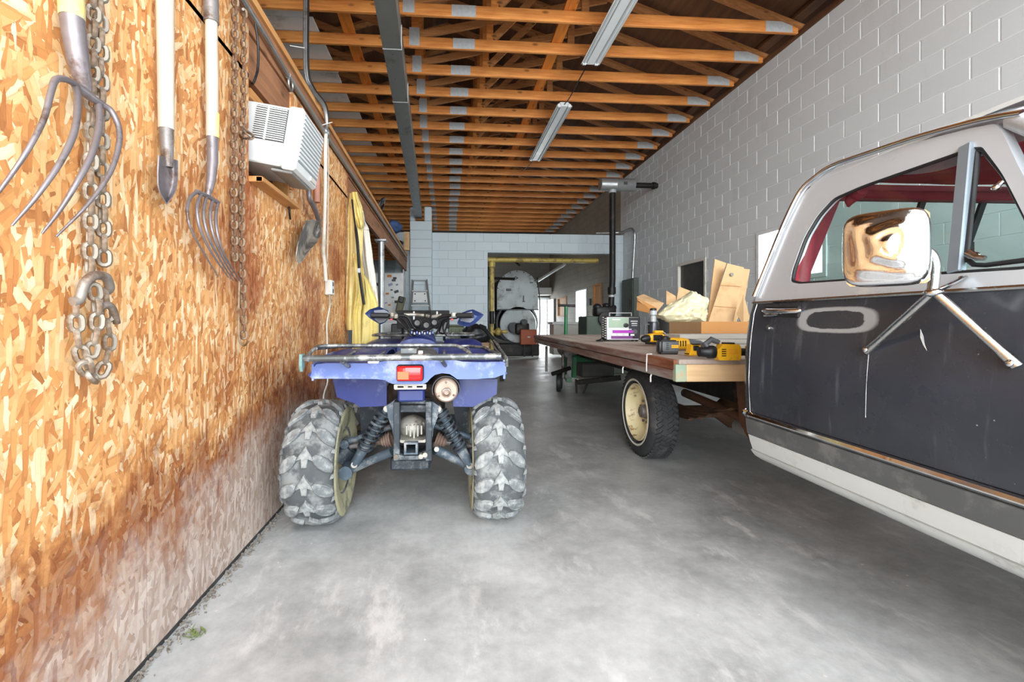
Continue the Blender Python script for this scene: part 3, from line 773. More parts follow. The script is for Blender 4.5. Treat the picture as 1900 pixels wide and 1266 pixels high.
m = MB().bb(XL-.05, XL+.06, ACH[0]+.0, ACH[1]-.05, 1.70, 1.725).bar((XL+.05, ACH[0], 1.712), (XL+.05, ACH[1]-.05, 1.712), .03, .02)
o = m.build('support_shelf', M_['plank']); tag(o, 'rough wooden ledge under the air conditioner', 'shelf')
o = MB().tube([w3(366, 215, .02), w3(370, 300, .025), w3(375, 338, .02)], .006, 8).build('coat_hook', M_['black_iron']); tag(o, 'short black iron hook under the air conditioner ledge', 'hook')

# ================================================================== CONDUITS, OUTLET
def w2(x, y, off): return wp(x, y, off, 3.165, 420, 0)
t = thing('electrical_conduit', 'galvanised conduit clipped along the header with a white downpipe to the outlet', 'conduit', w3(580, 500, .02))
hz = 2.44
MB().tube([(XL+.022, 1.85, hz+.03), (XL+.022, 2.3, hz+.02), (XL+.022, 2.62, hz)], .013, 10).build('conduit_tube', M_['galv_pipe'], t, 40)
MB().tube([(XL+.022, 2.60, hz), (XL+.022, 3.4, hz-.01), (XL+.026, 6, hz), (XL+.026, 9.9, hz+.01)], .017, 10).build('conduit_tube', mat('grey_conduit', (138, 136, 132), .5, .3), t, 40)
MB().tube(bez([(XL+.035, 3.36, hz), w2(583, 830, .035), w3(580, 200, .03), w3(574, 420, .03), w3(570, 520, .03), w3(578, 600, .03), w3(585, 700, .03)], 30), .013, 10).build('downpipe', M_['off_white'], t, 40)
MB().tube(bez([w2(597, 800, .03), w3(600, 100, .025), w3(597, 300, .025), w3(592, 590, .025)], 20), .0035, 6).build('side_cable', M_['off_white'], t, 40)
MB().ball((XL+.03, 3.36, hz), (.03, .04, .035), 12, 8).build('junction', M_['galv_pipe'], t, 40)
MB().tube(arc((XL+.03, 2.62, hz-.04), .035, 0, 360, 14, (0, 1, 0), (0, 0, 1))[:-1], .006, 6, closed=True).build('clamp', M_['galv_pipe'], t, 40)
t = thing('power_outlet', 'small white outlet box at the end of the downpipe', 'outlet', w3(583, 740, .0))
p = w3(583, 740, .0)
MB().box((XL+.026, p.y, p.z), (.048, .075, .115), None, .006).build('outlet_box', M_['off_white'], t)
MB().box((XL+.052, p.y, p.z), (.006, .07, .108), None, .002).build('cover_plate', M_['white_enamel'], t)
for dz in (-.026, .026): MB().box((XL+.0555, p.y, p.z+dz), (.004, .026, .03), None, .001).build('socket', M_['dark_board'], t)
o = MB().tube(bez([w3(606, 775, .05), w3(606, 860, .02), w3(590, 950, .015), w3(592, 1060, .015), w3(588, 1150, .015), w3(594, 1290, .02), pX(600, 742, XL+.03), pX(612, 800, XL+.05)], 40), .0055, 6).build('extension_cord', M_['off_white']); tag(o, 'thin white cord hanging from the outlet down behind the four wheeler', 'cord')
t = thing('cable_drop', 'bundled grey cables dropping from the trusses to the header', 'cable', (XL, 3.4, 3))
d0 = 2.95
for k, dx in enumerate((-5, 5, 16)):
    pts = [pd(420+(462+dx)/3.165, -70, 3.4), pd(420+(465+dx)/3.165, 0, 3.35), pd(420+(466+dx)/3.165, 400/3.165, 3.3), pd(420+(500+dx)/3.165, 520/3.165, 3.3), pd(420+(572+dx*.8)/3.165, 620/3.165, 3.25), pd(420+(590+dx*.4)/3.165, 720/3.165, 3.25), (XL+.03, 3.36, hz)]
    MB().tube(bez(pts, 36), (.012, .012, .008)[k], 8).build('cable', (M_['galv_pipe'], M_['galv_pipe'], M_['black'])[k], t, 50)
for (a, b) in (((372, 268), (460, 282)), ((560, 735), (622, 718))):
    MB().tube([pd(420+a[0]/3.165, a[1]/3.165, 3.2), pd(420+b[0]/3.165, b[1]/3.165, 3.25)], .003, 5).build('zip_tie', M_['white_sheet'], t)
o = MB().tube(bez([w2(170, 140, .03), w2(186, 260, .03), w2(185, 400, .03), w2(160, 485, .02), w2(148, 490, -.03)], 20), .006, 8).build('loose_wire', M_['black']); tag(o, 'black wire dropping behind the rusty chain into the wall opening', 'wire')
# nail heads and other sheet on the inside face, mezzanine clutter
t = thing('cable_coil', 'dark coiled cable on top of the header beam', 'cable', (XL, 7.6, 2.6))
c = pX(705, 388, XL+.0); m = MB()
for k in range(4): m.tube(arc(c + V(0, 0, .0+.012*k), .10+.01*k, 0, 360, 20, (0, 1, 0), (.5, 0, .85))[:-1], .012, 6, closed=True)
m.build('coil', M_['black'], t, 60)

# ================================================================== HANGING RAIN CLOTHES
def garment(levels, d, th, nf, amp, seed, n=56):
    r = random.Random(seed); ph = [r.uniform(0, 6.28) for _ in range(5)]
    ys = [l[0] for l in levels]
    def fn(u, v):
        y = ys[0] + (ys[-1]-ys[0])*v
        for a, b in zip(levels, levels[1:]):
            if a[0] <= y <= b[0]: f_ = (y-a[0])/(b[0]-a[0]); f_ = f_*f_*(3-2*f_)*.5 + f_*.5; break
        x0 = a[1]+(b[1]-a[1])*f_; x1 = a[2]+(b[2]-a[2])*f_
        an = 2*math.pi*u; c, s = math.cos(an), math.sin(an)
        fold = math.sin(nf*u*6.28 + ph[0] + 2.2*v) * .6 + math.sin(2.3*nf*u*6.28 + ph[1] - 3*v)*.3 + math.sin(9*v + 4*u*6.28 + ph[2])*.25
        k = 1 + amp*fold
        px_ = (x0+x1)/2 + (x1-x0)/2*c
        return pd(px_, y, d + th*s*k*(1 - .25*abs(c)) - amp*.06*fold)
    m = MB().grid(fn, n, 40, 0, cu=True)
    return m
def c3(x, y): return (420 + x/3.165, 300 + y/3.165)
def lv(rows): return [(300 + y/3.165, 420 + a/3.165, 420 + b/3.165) for y, a, b in rows]
M_['yellow'] = mat('yellow_oilcloth', (222, 204, 126), .5, 0, .12, 5, (198, 178, 112), 6, .35, .15, 30)
M_['pale_yellow'] = mat('faded_yellow_oilcloth', (220, 204, 142), .55, 0, .1, 5, (190, 170, 110), 6, .35, .15, 30)
M_['white_cloth'] = mat('white_coverall', (220, 216, 206), .7, 0, .06, 5, (188, 178, 160), 5, .3)
t = thing('rain_coat', 'yellow rain coat hanging from a nail at the end of the strand board wall', 'coat', pd(655, 500, 4.05))
garment(lv([(185, 724, 760), (260, 716, 790), (380, 712, 806), (520, 712, 800), (690, 704, 790), (820, 700, 770), (950, 698, 752), (990, 706, 740)]), 4.02, .07, 4, .3, 3).build('coat_body', M_['pale_yellow'], t, 70)
garment(lv([(178, 736, 768), (280, 748, 800), (372, 770, 806), (390, 780, 800)]), 3.95, .035, 3, .25, 5).build('hood', M_['yellow'], t, 70)
garment(lv([(540, 732, 790), (640, 745, 806), (760, 752, 812), (900, 740, 790), (1140, 738, 790)]), 3.98, .05, 3, .3, 8).build('sleeve', M_['yellow'], t, 70)
t = thing('rain_overalls', 'yellow rain trousers hanging below the rain coat', 'trousers', pd(680, 600, 4.1))
garment(lv([(640, 790, 800), (720, 790, 846), (840, 770, 892), (980, 752, 893), (1060, 745, 885), (1100, 742, 800), (1160, 742, 775)]), 4.12, .06, 5, .22, 11).build('trouser_cloth', M_['yellow'], t, 70)
t = thing('white_coverall', 'white coverall hanging behind the yellow rain coat', 'coverall', pd(690, 520, 4.2))
garment(lv([(388, 788, 832), (420, 784, 842), (560, 792, 860), (700, 810, 880), (830, 830, 893), (960, 840, 896), (1065, 842, 892)]), 4.27, .05, 4, .22, 13).build('coverall_cloth', M_['white_cloth'], t, 70)
garment(lv([(300, 798, 806), (340, 796, 812), (400, 790, 838)]), 4.25, .03, 3, .2, 17).build('collar', M_['white_cloth'], t, 70)
hk = pd(420+800/3.165, 300+302/3.165, 4.25)
MB().tube([(XL-.03, hk.y, hk.z+.06), (XL+.04, hk.y, hk.z+.05), hk + V(0, 0, .02), hk + V(.01, 0, -.03)], .006, 6).build('hanging_loop', M_['white_cloth'], t)
t = thing('suspender_strap', 'black elastic strap with buckle hanging over the yellow rain coat', 'strap', pd(672, 500, 3.9))
pts = bez([pd(*c3(738, 225), 3.9), pd(*c3(752, 340), 3.88), pd(*c3(768, 460), 3.86), pd(*c3(776, 560), 3.86), pd(*c3(783, 660), 3.86), pd(*c3(796, 760), 3.88), pd(*c3(808, 840), 3.88)], 24)
MB().tube(pts, [.013]*6+[.022]*(len(pts)-6), 8, flat=.6).build('strap_band', M_['black'], t, 50)
MB().box(pd(*c3(778, 640), 3.84), (.03, .012, .04), (0, 0, 0), .003).build('buckle', M_['galv'], t)
# ================================================================== CEILING FIXTURES
def strip(y0, y1, x, z, nm, lab):
    t = thing(nm, lab, 'light', (x, (y0+y1)/2, z), group='strip lights under the trusses')
    prof = [(-.125, -.005), (-.118, 0), (-.06, .052), (-.05, .0), (.05, .0), (.06, .052), (.118, 0), (.125, -.005), (.125, .004), (.062, .064), (-.062, .064), (-.125, .004)]
    MB().prism([(x+a, y0, z+b) for a, b in prof], (0, y1-y0, 0)).build('reflector', M_['white_enamel'], t)
    for s in (-1, 1):
        MB().cyl((x+s*.082, y0+.03, z+.012), (x+s*.082, y1-.03, z+.012), .019, seg=14).build('fluorescent_tube', mat('unlit_tube', (216, 222, 224), .2, 0, .03), t, 40)
    for yy in (y0+.012, y1-.012):
        for s in (-1, 1): MB().box((x+s*.082, yy, z+.012), (.05, .03, .05), None, .004).build('lamp_holder', M_['white_enamel'], t)
    MB().bb(x-.05, x+.05, y0+.3, y0+.34, z+.06, CH+.0).bb(x-.05, x+.05, y1-.34, y1-.3, z+.06, CH+.0).build('hanger', M_['galv'], t)
    return t
strip(3.38, 5.84, 1.90, 4.47, 'strip_light', 'white fluorescent strip fixture nearest the camera, running out of the top edge')
strip(7.0, 9.42, 1.86, 4.47, 'strip_light', 'white fluorescent strip fixture further in, above the bed of the truck')
o = MB().tube(bez([(1.88, 5.84, 4.50), (1.86, 6.2, 4.46), (1.87, 6.7, 4.47), (1.86, 7.0, 4.5)], 14), .009, 6).build('feed_cable', M_['black']); tag(o, 'dark feed cable linking the two strip fixtures', 'cable')
o = MB().tube(bez([(1.86, 9.42, 4.50), (1.8, 9.8, 4.49), (1.7, 10.2, 4.5)], 10), .008, 6).build('feed_cable', M_['black']); tag(o, 'dark cable trailing from the far strip fixture', 'cable')
# ================================================================== HEATER FLUE
t = thing('exhaust_muffler', 'grey drum muffler on a tall black stack with an outlet through the block wall', 'muffler', (3.36, 8.9, 0))
zz = 3.83
MB().lathe([(0, 0), (.12, 0), (.128, .01), (.128, .30), (.132, .305), (.132, .33), (.128, .335), (.128, .70), (.12, .71), (0, .71)], (3.10, 8.9, zz), (1, 0, 0), 28).build('drum', mat('aluminium_paint', (168, 172, 172), .4, .6, .06), t, 40)
MB().bb(3.55, 3.62, 8.765, 8.775, zz-.03, zz+.03).build('rating_plate', M_['dark_board'], t)
MB().cyl((3.80, 8.9, zz), (4.36, 8.9, zz), .055, seg=18).build('outlet_pipe', M_['black_iron'], t, 40)
MB().lathe([(.055, 0), (.072, 0), (.072, .05), (.055, .05)], (4.20, 8.9, zz), (1, 0, 0), 18).build('wall_flange', M_['black_iron'], t, 40)
MB().tube([(3.36, 8.9, zz-.12), (3.36, 8.9, 1.9), (3.335, 8.9, 1.45), (3.33, 8.9, 1.30)], [.062, .062, .06, .06], 18).build('stack', M_['black_iron'], t, 40)
MB().cyl((3.36, 8.9, zz-.17), (3.36, 8.9, zz-.11), .075, seg=18).build('drum_collar', M_['galv'], t, 40)
MB().cyl((3.345, 8.9, 1.60), (3.345, 8.9, 1.74), .082, seg=18).build('stack_joint', M_['black_iron'], t, 40)
MB().cyl((3.345, 8.9, 1.54), (3.345, 8.9, 1.58), .066, seg=18).build('joint_ring', M_['galv'], t, 40)
# ================================================================== TRUCK
TA = R(1.2); TO = V(1.281, 0, 0)
truck = thing('flatbed_truck', 'old two tone black and silver pickup truck with a wooden flatbed and chrome mirror', 'truck', TO, -TA)
TM = WM[truck.name]; TI = TM.inverted()
PROF = [(.43, .14), (.455, .075), (.475, .045), (.50, .028), (.53, .018), (.56, .010), (.60, .004), (.66, 0), (.75, -.006), (.88, -.004), (1.0, .006), (1.08, .018), (1.12, .030), (1.14, .040), (1.63, .20), (1.66, .212)]
def sz(z):
    if z <= PROF[0][0]: return PROF[0][1]
    for (a, p), (b, q) in zip(PROF, PROF[1:]):
        if z <= b: return p + (q-p)*(z-a)/(b-a)
    return PROF[-1][1]
def tl(px, py, off=0.0):                        # photograph -> truck frame, on the cab side (moved out by off)
    o = TI @ E0; d = TI.to_3x3() @ ray(px, py); x = 0
    for _ in range(30):
        t = (x - off - o.x) / d.x; p = o + d*t; x = sz(p.z)
    return p
def tly(px, py, y):
    o = TI @ E0; d = TI.to_3x3() @ ray(px, py); return o + d*((y-o.y)/d.y)
def tlz(px, py, z):
    o = TI @ E0; d = TI.to_3x3() @ ray(px, py); return o + d*((z-o.z)/d.z)
def paint(name, col, rough, coat, dirt, damt, metal=0):
    return mat(name, col, rough, metal, .08, 2.5, dirt, 9, damt, coat=coat)
def black_paint():
    m, nt, b, tc = newmat('weathered_black_paint'); v = tc.outputs['Object']
    c0 = ramp(nt, [(.3, S(40, 43, 50)), (.7, S(62, 66, 74))], noise(nt, v, 1.6, 6, .6))
    sep = nt.nodes.new('ShaderNodeSeparateXYZ'); nt.links.new(v, sep.inputs[0])
    q = tl(1540, 592)
    def ell(cy, cz, ry, rz, nz_=.5, ns=22):
        dy = mth(nt, 'DIVIDE', mth(nt, 'SUBTRACT', sep.outputs[1], cy), ry); dz = mth(nt, 'DIVIDE', mth(nt, 'SUBTRACT', sep.outputs[2], cz), rz)
        r4 = mth(nt, 'ADD', mth(nt, 'POWER', mth(nt, 'ABSOLUTE', dy), 3.2), mth(nt, 'POWER', mth(nt, 'ABSOLUTE', dz), 3.2))
        return mth(nt, 'ADD', r4, mth(nt, 'MULTIPLY', mth(nt, 'SUBTRACT', noise(nt, v, ns, 7, .7), .5), nz_))
    pa, pb = tl(1485, 590), tl(1622, 590); za, zb = tl(1545, 616).z, tl(1545, 572).z
    e = ell((pa.y+pb.y)/2, (za+zb)/2, abs(pa.y-pb.y)/2, abs(zb-za)/2, .55)
    ring = mth(nt, 'MULTIPLY', mrange(nt, e, 1.55, .95), mrange(nt, e, .36, .46))
    c0 = mixc(nt, mth(nt, 'MULTIPLY', ring, .8), c0, S(176, 182, 186))
    sp = noise(nt, v, 55, 3, .5); sp2 = noise(nt, v, 2.2, 3)
    c0 = mixc(nt, mth(nt, 'MULTIPLY', mrange(nt, sp, .735, .76), mrange(nt, sp2, .45, .55)), c0, S(150, 154, 158))
    dr = noise(nt, mapping(nt, v, (9, 9, .8)), 2.2, 5, .6)      # runs of dried water
    c0 = mixc(nt, mth(nt, 'MULTIPLY', mrange(nt, dr, .6, .72), .16), c0, S(150, 156, 162))
    nt.links.new(c0, b.inputs['Base Color'])
    rr = mth(nt, 'ADD', .20, mth(nt, 'MULTIPLY', mrange(nt, noise(nt, v, 3, 6, .7), .42, .7), .28))
    rr = mth(nt, 'ADD', rr, mth(nt, 'MULTIPLY', ring, .4)); nt.links.new(rr, b.inputs['Roughness'])
    b.inputs['Specular IOR Level'].default_value = .45; return m
M_['t_black'] = black_paint()
M_['t_silver'] = paint('silver_paint', (196, 202, 208), .34, .3, (214, 216, 216), .15, .25)
M_['t_white'] = paint('ivory_rocker_paint', (202, 208, 208), .32, .3, (170, 174, 172), .2)
M_['t_band'] = paint('grey_primer_band', (82, 86, 88), .6, 0, (108, 110, 110), .3)
M_['chrome'] = mat('chrome', (224, 226, 228), .08, 1, .03, 8)
M_['dull_chrome'] = mat('pitted_chrome', (206, 206, 204), .22, 1, .08, 30, (150, 140, 128), 30, .15)
M_['rubber'] = mat('black_rubber', (30, 31, 33), .6, 0, .15, 10)
M_['red_cloth'] = mat('red_headliner', (150, 44, 58), .8, 0, .12, 4, (120, 36, 46), 5, .3, .2, 60)
M_['red_vinyl'] = mat('red_vinyl', (146, 40, 54), .5, 0, .08, 4)
M_['t_seam'] = mat('door_gap', (14, 14, 15), .9)
def side(y0, y1, z0, z1, ny, nz_, th=.02, e=0):
    return MB().grid(lambda u, v: V(sz(z0+(z1-z0)*v)-e, y0+(y1-y0)*u, z0+(z1-z0)*v), ny, nz_, th)
TB = dict(parent=truck, local=True)
YD, YR, YH = .80, 1.862, 1.97                    # door front, door rear, back of the cab
# panels of the near side
side(YD, YR, .655, 1.128, 6, 14).build('door_panel', M_['t_black'], smooth=40, **TB)
side(YD, YR, .565, .628, 6, 4, .02, .004).build('lower_band', M_['t_band'], smooth=40, **TB)
side(YD, YR, .499, .562, 6, 4).build('rocker_upper', M_['t_white'], smooth=40, **TB)
side(YD-.2, YR+.02, .43, .495, 6, 6).build('rocker_panel', M_['t_white'], smooth=40, **TB)
MB().tube([(sz(.64)-.006, y_, .641) for y_ in (YD, 1.2, YR)], .0135, 8).build('chrome_strip', M_['chrome'], smooth=40, **TB)
MB().tube([(sz(.625)-.004, y_, .624) for y_ in (YD, 1.2, YR)], .005, 6).build('strip_edge', M_['rubber'], smooth=40, **TB)
MB().tube([(sz(1.128)-.002, y_, 1.130) for y_ in (YD, 1.2, YR+.03)], .006, 6).build('belt_moulding', M_['dull_chrome'], smooth=40, **TB)
# quarter panel wrapping to the back of the cab
def quarter(z0, z1, mt, nm, e=0, nz_=8):
    def fn(u, v):
        z = z0+(z1-z0)*v; a = u*math.pi/2; k = sz(z)
        rx, ry = .13, YH-YR-.008 - .0*(z-1)
        low = max(0, .60-z)*.55
        return V(k - e + rx*(1-math.cos(a)), YR+.006 + (ry-low)*math.sin(a), z)
    MB().grid(fn, 10, nz_, .018).build(nm, mt, smooth=50, **TB)
quarter(.655, 1.128, M_['t_black'], 'quarter_panel')
quarter(.565, .628, M_['t_band'], 'quarter_band', .004, 3)
quarter(.43, .562, M_['t_white'], 'quarter_rocker', 0, 6)
MB().tube([(sz(.64) + .13*(1-math.cos(a)) - .006, YR+.006+.10*math.sin(a), .641) for a in [i*math.pi/16 for i in range(9)]], .0135, 8).build('chrome_strip', M_['chrome'], smooth=40, **TB)
# door gap, thin light edge of the door skin
MB().tube([(sz(z)-.0005, YR+.002, z) for z in [.56, .66, .8, .95, 1.08, 1.125]], .0017, 5).build('door_edge', M_['dull_chrome'], **TB)
side(YD-.02, YR+.006, .44, 1.125, 4, 10, .012, -.024).build('inner_door', M_['t_seam'], **TB)
# window frame (silver) with the glass opening
q2 = lambda px, py: (lambda p: (p.y, p.z))(tl(px, py))
def smoothpoly(pts, closed=True):
    out = []; n = len(pts)
    for i in range(n):
        a, b, c = Vector(pts[i-1]), Vector(pts[i]), Vector(pts[(i+1) % n])
        l = min((a-b).length, (c-b).length)*.28
        p0 = b + (a-b).normalized()*l; p1 = b + (c-b).normalized()*l
        for k in range(4):
            t_ = k/3; out.append(tuple(p0*(1-t_)**2 + b*2*t_*(1-t_) + p1*t_*t_))
    return out
fr = [q2(*p) for p in [(1402, 560), (1404, 538), (1432, 478), (1462, 412), (1490, 360), (1516, 335), (1548, 314), (1620, 290), (1700, 264), (1800, 238), (1848, 229), (1862, 250), (1900, 330), (1985, 520)]]
fr[0] = (YR+.03, 1.135); fr[-1] = (YD+.02, 1.135)
hole = smoothpoly([q2(*p) for p in [(1482, 527), (1466, 523), (1470, 500), (1492, 440), (1516, 400), (1545, 368), (1600, 344), (1700, 309), (1800, 274), (1822, 272), (1860, 322), (1900, 400), (1940, 486), (1900, 500), (1800, 506)]])
plane = lambda y, z: V(sz(z), y, z)
MB().holed(smoothpoly(fr), [hole], plane, (.03, 0, .0)).build('window_frame', M_['t_silver'], smooth=30, **TB)
hp = [V(sz(z)+.010, y, z) for y, z in hole]
MB().tube(hp, .0085, 6, closed=True).build('window_gasket', M_['rubber'], smooth=60, **TB)
# divider post, vent glass, door glass
pT, pB = tl(1792, 277), tl(1770, 503)
MB().bar(V(sz(pB.z)+.006, pB.y, pB.z-.005), V(sz(pT.z)+.006, pT.y, pT.z+.012), .034, .022, (1, 0, 0), .003).build('window_divider', mat('grey_divider', (140, 152, 162), .4, .4, .08), **TB)
vt = [q2(*p) for p in [(1809, 280), (1820, 281), (1858, 326), (1900, 408), (1934, 478), (1784, 497)]]
MB().prism([V(sz(z)+.012, y, z) for y, z in vt], (.004, 0, 0)).build('vent_glass', M_['cab_glass'], **TB)
MB().tube([V(sz(z)+.010, y, z) for y, z in smoothpoly(vt)], .0065, 6, closed=True).build('vent_gasket', M_['rubber'], smooth=60, **TB)
gl = [q2(*p) for p in [(1478, 526), (1474, 505), (1496, 442), (1520, 402), (1548, 372), (1600, 348), (1700, 313), (1783, 284), (1762, 505)]]
MB().prism([V(sz(z)+.016, y, z) for y, z in gl], (.004, 0, 0)).build('door_glass', M_['cab_glass'], **TB)
a_ = tl(1806, 470, .006)
MB().tube([tl(1812, 474, -.006), tl(1800, 474, .012)], .009, 10).tube([tl(1798, 470, .012), tl(1812, 478, .014), tl(1828, 479, .012)], [.011, .008, .006], 10).build('vent_latch', M_['dull_chrome'], smooth=50, **TB)
MB().tube([tl(1858, 338, .004), tl(1850, 347, .012)], .006, 8).ball(tl(1848, 348, .012), .009, 10, 8).build('vent_knob', M_['dull_chrome'], smooth=50, **TB)
# drip rail and roof
rail = [tl(*p) for p in [(1404, 552), (1432, 482), (1462, 410), (1490, 356), (1518, 330), (1550, 309), (1620, 285), (1700, 259), (1800, 232), (1850, 221), (1905, 212)]]
rail = bez([p + V(-.012, 0, .004) for p in rail], 40)
MB().tube(rail, .0085, 8).build('drip_rail', M_['chrome'], smooth=50, **TB)
WT = 1.93
zr = rail[-1].z
def roof(u, v):
    y = .50 + (1.80-.50)*u; e = sz(1.63) + .0
    x = e + (WT-2*e)*v; c = 1-abs(2*v-1)**2.6
    f_ = 1-abs(2*min(max((y-.5)/1.3, 0), 1)-1)**4
    sd_ = 1.628 + .022*math.sin(min(1, max(0, (y-.6)/1.0))*math.pi)*.6
    return V(x, y, sd_ + c*(.045+.055*f_))
MB().grid(roof, 20, 24, .012).build('roof_panel', M_['t_white'], smooth=50, **TB)
def crown(u, v):                                  # side of the roof above the drip rail
    i = u*(len(rail)-1); k = int(min(i, len(rail)-2)); p = rail[k].lerp(rail[k+1], i-k)
    if p.z < 1.45: w_ = max(0, (p.z-1.13)/.32)*.6+.0
    else: w_ = .6 + min(1, (p.z-1.45)/.15)*.4
    return p + V(.012 + .05*v*w_, .012*v*(1-w_), (.028*math.sin(v*math.pi/2))*w_)
MB().grid(crown, 40, 4, .008).build('roof_side', M_['t_silver'], smooth=60, **TB)
# C pillar skin behind the door, back wall with the sliding window
def cpil(u, v):
    z = 1.135 + (1.62-1.135)*v; k = sz(z); a = u*math.pi/2
    y0 = YR+.035 - (z-1.135)*.27
    return V(k+.012 + .12*(1-math.cos(a)), y0 + (.10 - .03*v)*math.sin(a), z)
MB().grid(cpil, 8, 10, .01).build('cab_corner', M_['t_silver'], smooth=60, **TB)
yb = lambda z: YR + .12 - max(0, z-1.13)*.33
RW = (.30, 1.64, 1.215, 1.575)
back = [(.12, .45), (WT-.12, .45), (WT-.12, 1.13), (WT-.30, 1.63), (.30, 1.63), (.12, 1.13)]
MB().holed(back, [[(RW[0], RW[2]), (RW[1], RW[2]), (RW[1]-.06, RW[3]), (RW[0]+.06, RW[3])]], lambda x, z: V(x, yb(z), z), (0, -.02, 0)).build('cab_back', M_['t_black'], **TB)
rim = [V(RW[0], yb(RW[2])-.02, RW[2]), V(RW[1], yb(RW[2])-.02, RW[2]), V(RW[1]-.06, yb(RW[3])-.02, RW[3]), V(RW[0]+.06, yb(RW[3])-.02, RW[3])]
MB().tube(rim, .010, 6, closed=True).build('rear_window_gasket', M_['rubber'], **TB)
MB().prism([p + V(0, .008, 0) for p in rim], (0, .004, 0)).build('rear_window', M_['cab_glass'], **TB)
m = MB()
for x in (.74, 1.02): m.bar(V(x, yb(RW[2])-.022, RW[2]), V(x, yb(RW[3])-.022, RW[3]), .026, .012, (0, 1, 0))
m.box((1.02, yb(1.38)-.034, 1.38), (.03, .012, .05)); m.build('slider_frame', M_['rubber'], **TB)
# red interior: trim, sagging headliner, bench seat
m = MB()
m.holed(back, [[(RW[0]+.0, RW[2]), (RW[1]-.0, RW[2]), (RW[1]-.06, RW[3]), (RW[0]+.06, RW[3])]], lambda x, z: V(x, yb(z)-.024, z), (0, -.008, 0))
m.build('rear_trim', M_['red_vinyl'], **TB)
MB().bar((.24, yb(1.585)-.05, 1.582), (WT-.24, yb(1.585)-.05, 1.582), .035, .05, (0, 1, 0), .006).build('rear_header_trim', M_['red_vinyl'], **TB)
def head(u, v):
    y = .62 + 1.02*u; x = .26 + (WT-.52)*v
    sag = .055*math.sin(math.pi*min(1, u*1.02))**.7 * (1 - .25*math.sin(9*v + 3*u)) + .02*math.sin(14*u+5*v) * math.sin(math.pi*v)
    edge = .03*math.exp(-v*9)*math.sin(16*u)
    return V(x, y, 1.604 - sag*(.9 + .85*math.exp(-v*6)) + edge*.3)
MB().grid(head, 30, 24, .004).build('headliner', M_['red_cloth'], smooth=70, **TB)
# a torn fold of headliner hanging at the back of the door opening
fold = bez([tl(1600, 352, -.05), tl(1588, 362, -.06), tl(1578, 372, -.06), tl(1574, 384, -.07)], 12)
MB().tube(fold, [.020, .022, .024, .025, .025, .024, .022, .02, .018, .016, .012, .008, .004][:len(fold)] + [.004]*max(0, len(fold)-13), 10).build('torn_headliner', M_['red_cloth'], smooth=70, **TB)
p0, p1 = tl(1497, 440, -.05), tl(1483, 528, -.05)
MB().tube([p0 + V(.01, .02, .12), p0, p1, p1 + V(0, 0, -.1)], [.02, .032, .035, .035], 10).build('pillar_trim', M_['red_vinyl'], smooth=60, **TB)
def seat_sec(x):
    return [(x, 1.80, .72), (x, 1.10, .70), (x, 1.06, .80), (x, 1.10, .86), (x, 1.58, .88), (x, 1.66, 1.14), (x, 1.70, 1.19), (x, 1.76, 1.20), (x, 1.80, 1.15)]
MB().prism(seat_sec(.14), (WT-.28, 0, 0)).build('bench_seat', M_['red_vinyl'], smooth=40, **TB)
MB().box((.98, .66, .98), (WT-.3, .26, .22), None, .04, 2).build('dashboard', M_['black'], **TB)
MB().tube(arc((1.45, .90, 1.02), .19, 0, 360, 28, (1, 0, 0), (0, .45, .9))[:-1], .013, 8, closed=True).cyl((1.45, .90, 1.02), (1.45, .74, .9), .03).bar((1.27, .90, 1.02), (1.63, .90, 1.02), .03, .012).build('steering_wheel', M_['black'], smooth=50, **TB)
# far side of the cab, floor
MB().grid(lambda u, v: V(WT-sz(.45+.68*v), YD-.1+(YH-YD+.0)*u, .45+.68*v), 4, 12, .02).build('far_side', M_['t_black'], smooth=40, **TB)
hole_f = [(y, z) for y, z in hole]
MB().holed(smoothpoly(fr), [hole_f], lambda y, z: V(WT-sz(z), y, z), (-.03, 0, 0)).build('far_window_frame', M_['t_silver'], **TB)
MB().bb(.1, WT-.1, -.8, YH-.03, .46, .50).build('cab_floor', M_['black_iron'], **TB)
# pillar by the windscreen, windscreen, fender and hood (ahead of the picture's edge)
A0, A1 = tl(1866, 226, .0), V(.05, .52, 1.135)
MB().tube([A0 + V(.02, -.01, .005), A0.lerp(A1, .5), A1], [.03, .032, .036], 8).build('front_pillar', M_['t_silver'], smooth=60, **TB)
MB().tube([V(WT-A0.x-.02, A0.y-.01, A0.z+.005), V(WT-.05, .52, 1.135)], [.03, .036], 8).build('front_pillar', M_['t_silver'], smooth=60, **TB)
MB().prism([V(A0.x+.05, A0.y-.02, A0.z), V(WT-A0.x-.05, A0.y-.02, A0.z), V(WT-.08, .50, 1.14), V(.08, .50, 1.14)], (0, -.006, 0)).build('windscreen', M_['cab_glass'], **TB)
MB().grid(lambda u, v: V(sz(.60+.52*v), -1.5+2.29*u, .60+.52*v), 8, 10, .02).build('front_fender', M_['t_black'], smooth=40, **TB)
MB().grid(lambda u, v: V(WT-sz(.60+.52*v), -1.5+2.1*u, .60+.52*v), 8, 10, .02).build('front_fender', M_['t_black'], smooth=40, **TB)
MB().grid(lambda u, v: V(.03+(WT-.06)*v, -1.5+2.02*u, 1.125+.05*math.sin(math.pi*v)**.5+.02*u), 6, 16, .02).build('hood', M_['t_silver'], smooth=40, **TB)
MB().bb(.06, WT-.06, -1.56, -1.5, .62, 1.1, .02).build('grille', M_['dull_chrome'], **TB)
MB().bb(-.02, WT+.02, -1.68, -1.58, .45, .60, .03).build('front_bumper', M_['chrome'], **TB)
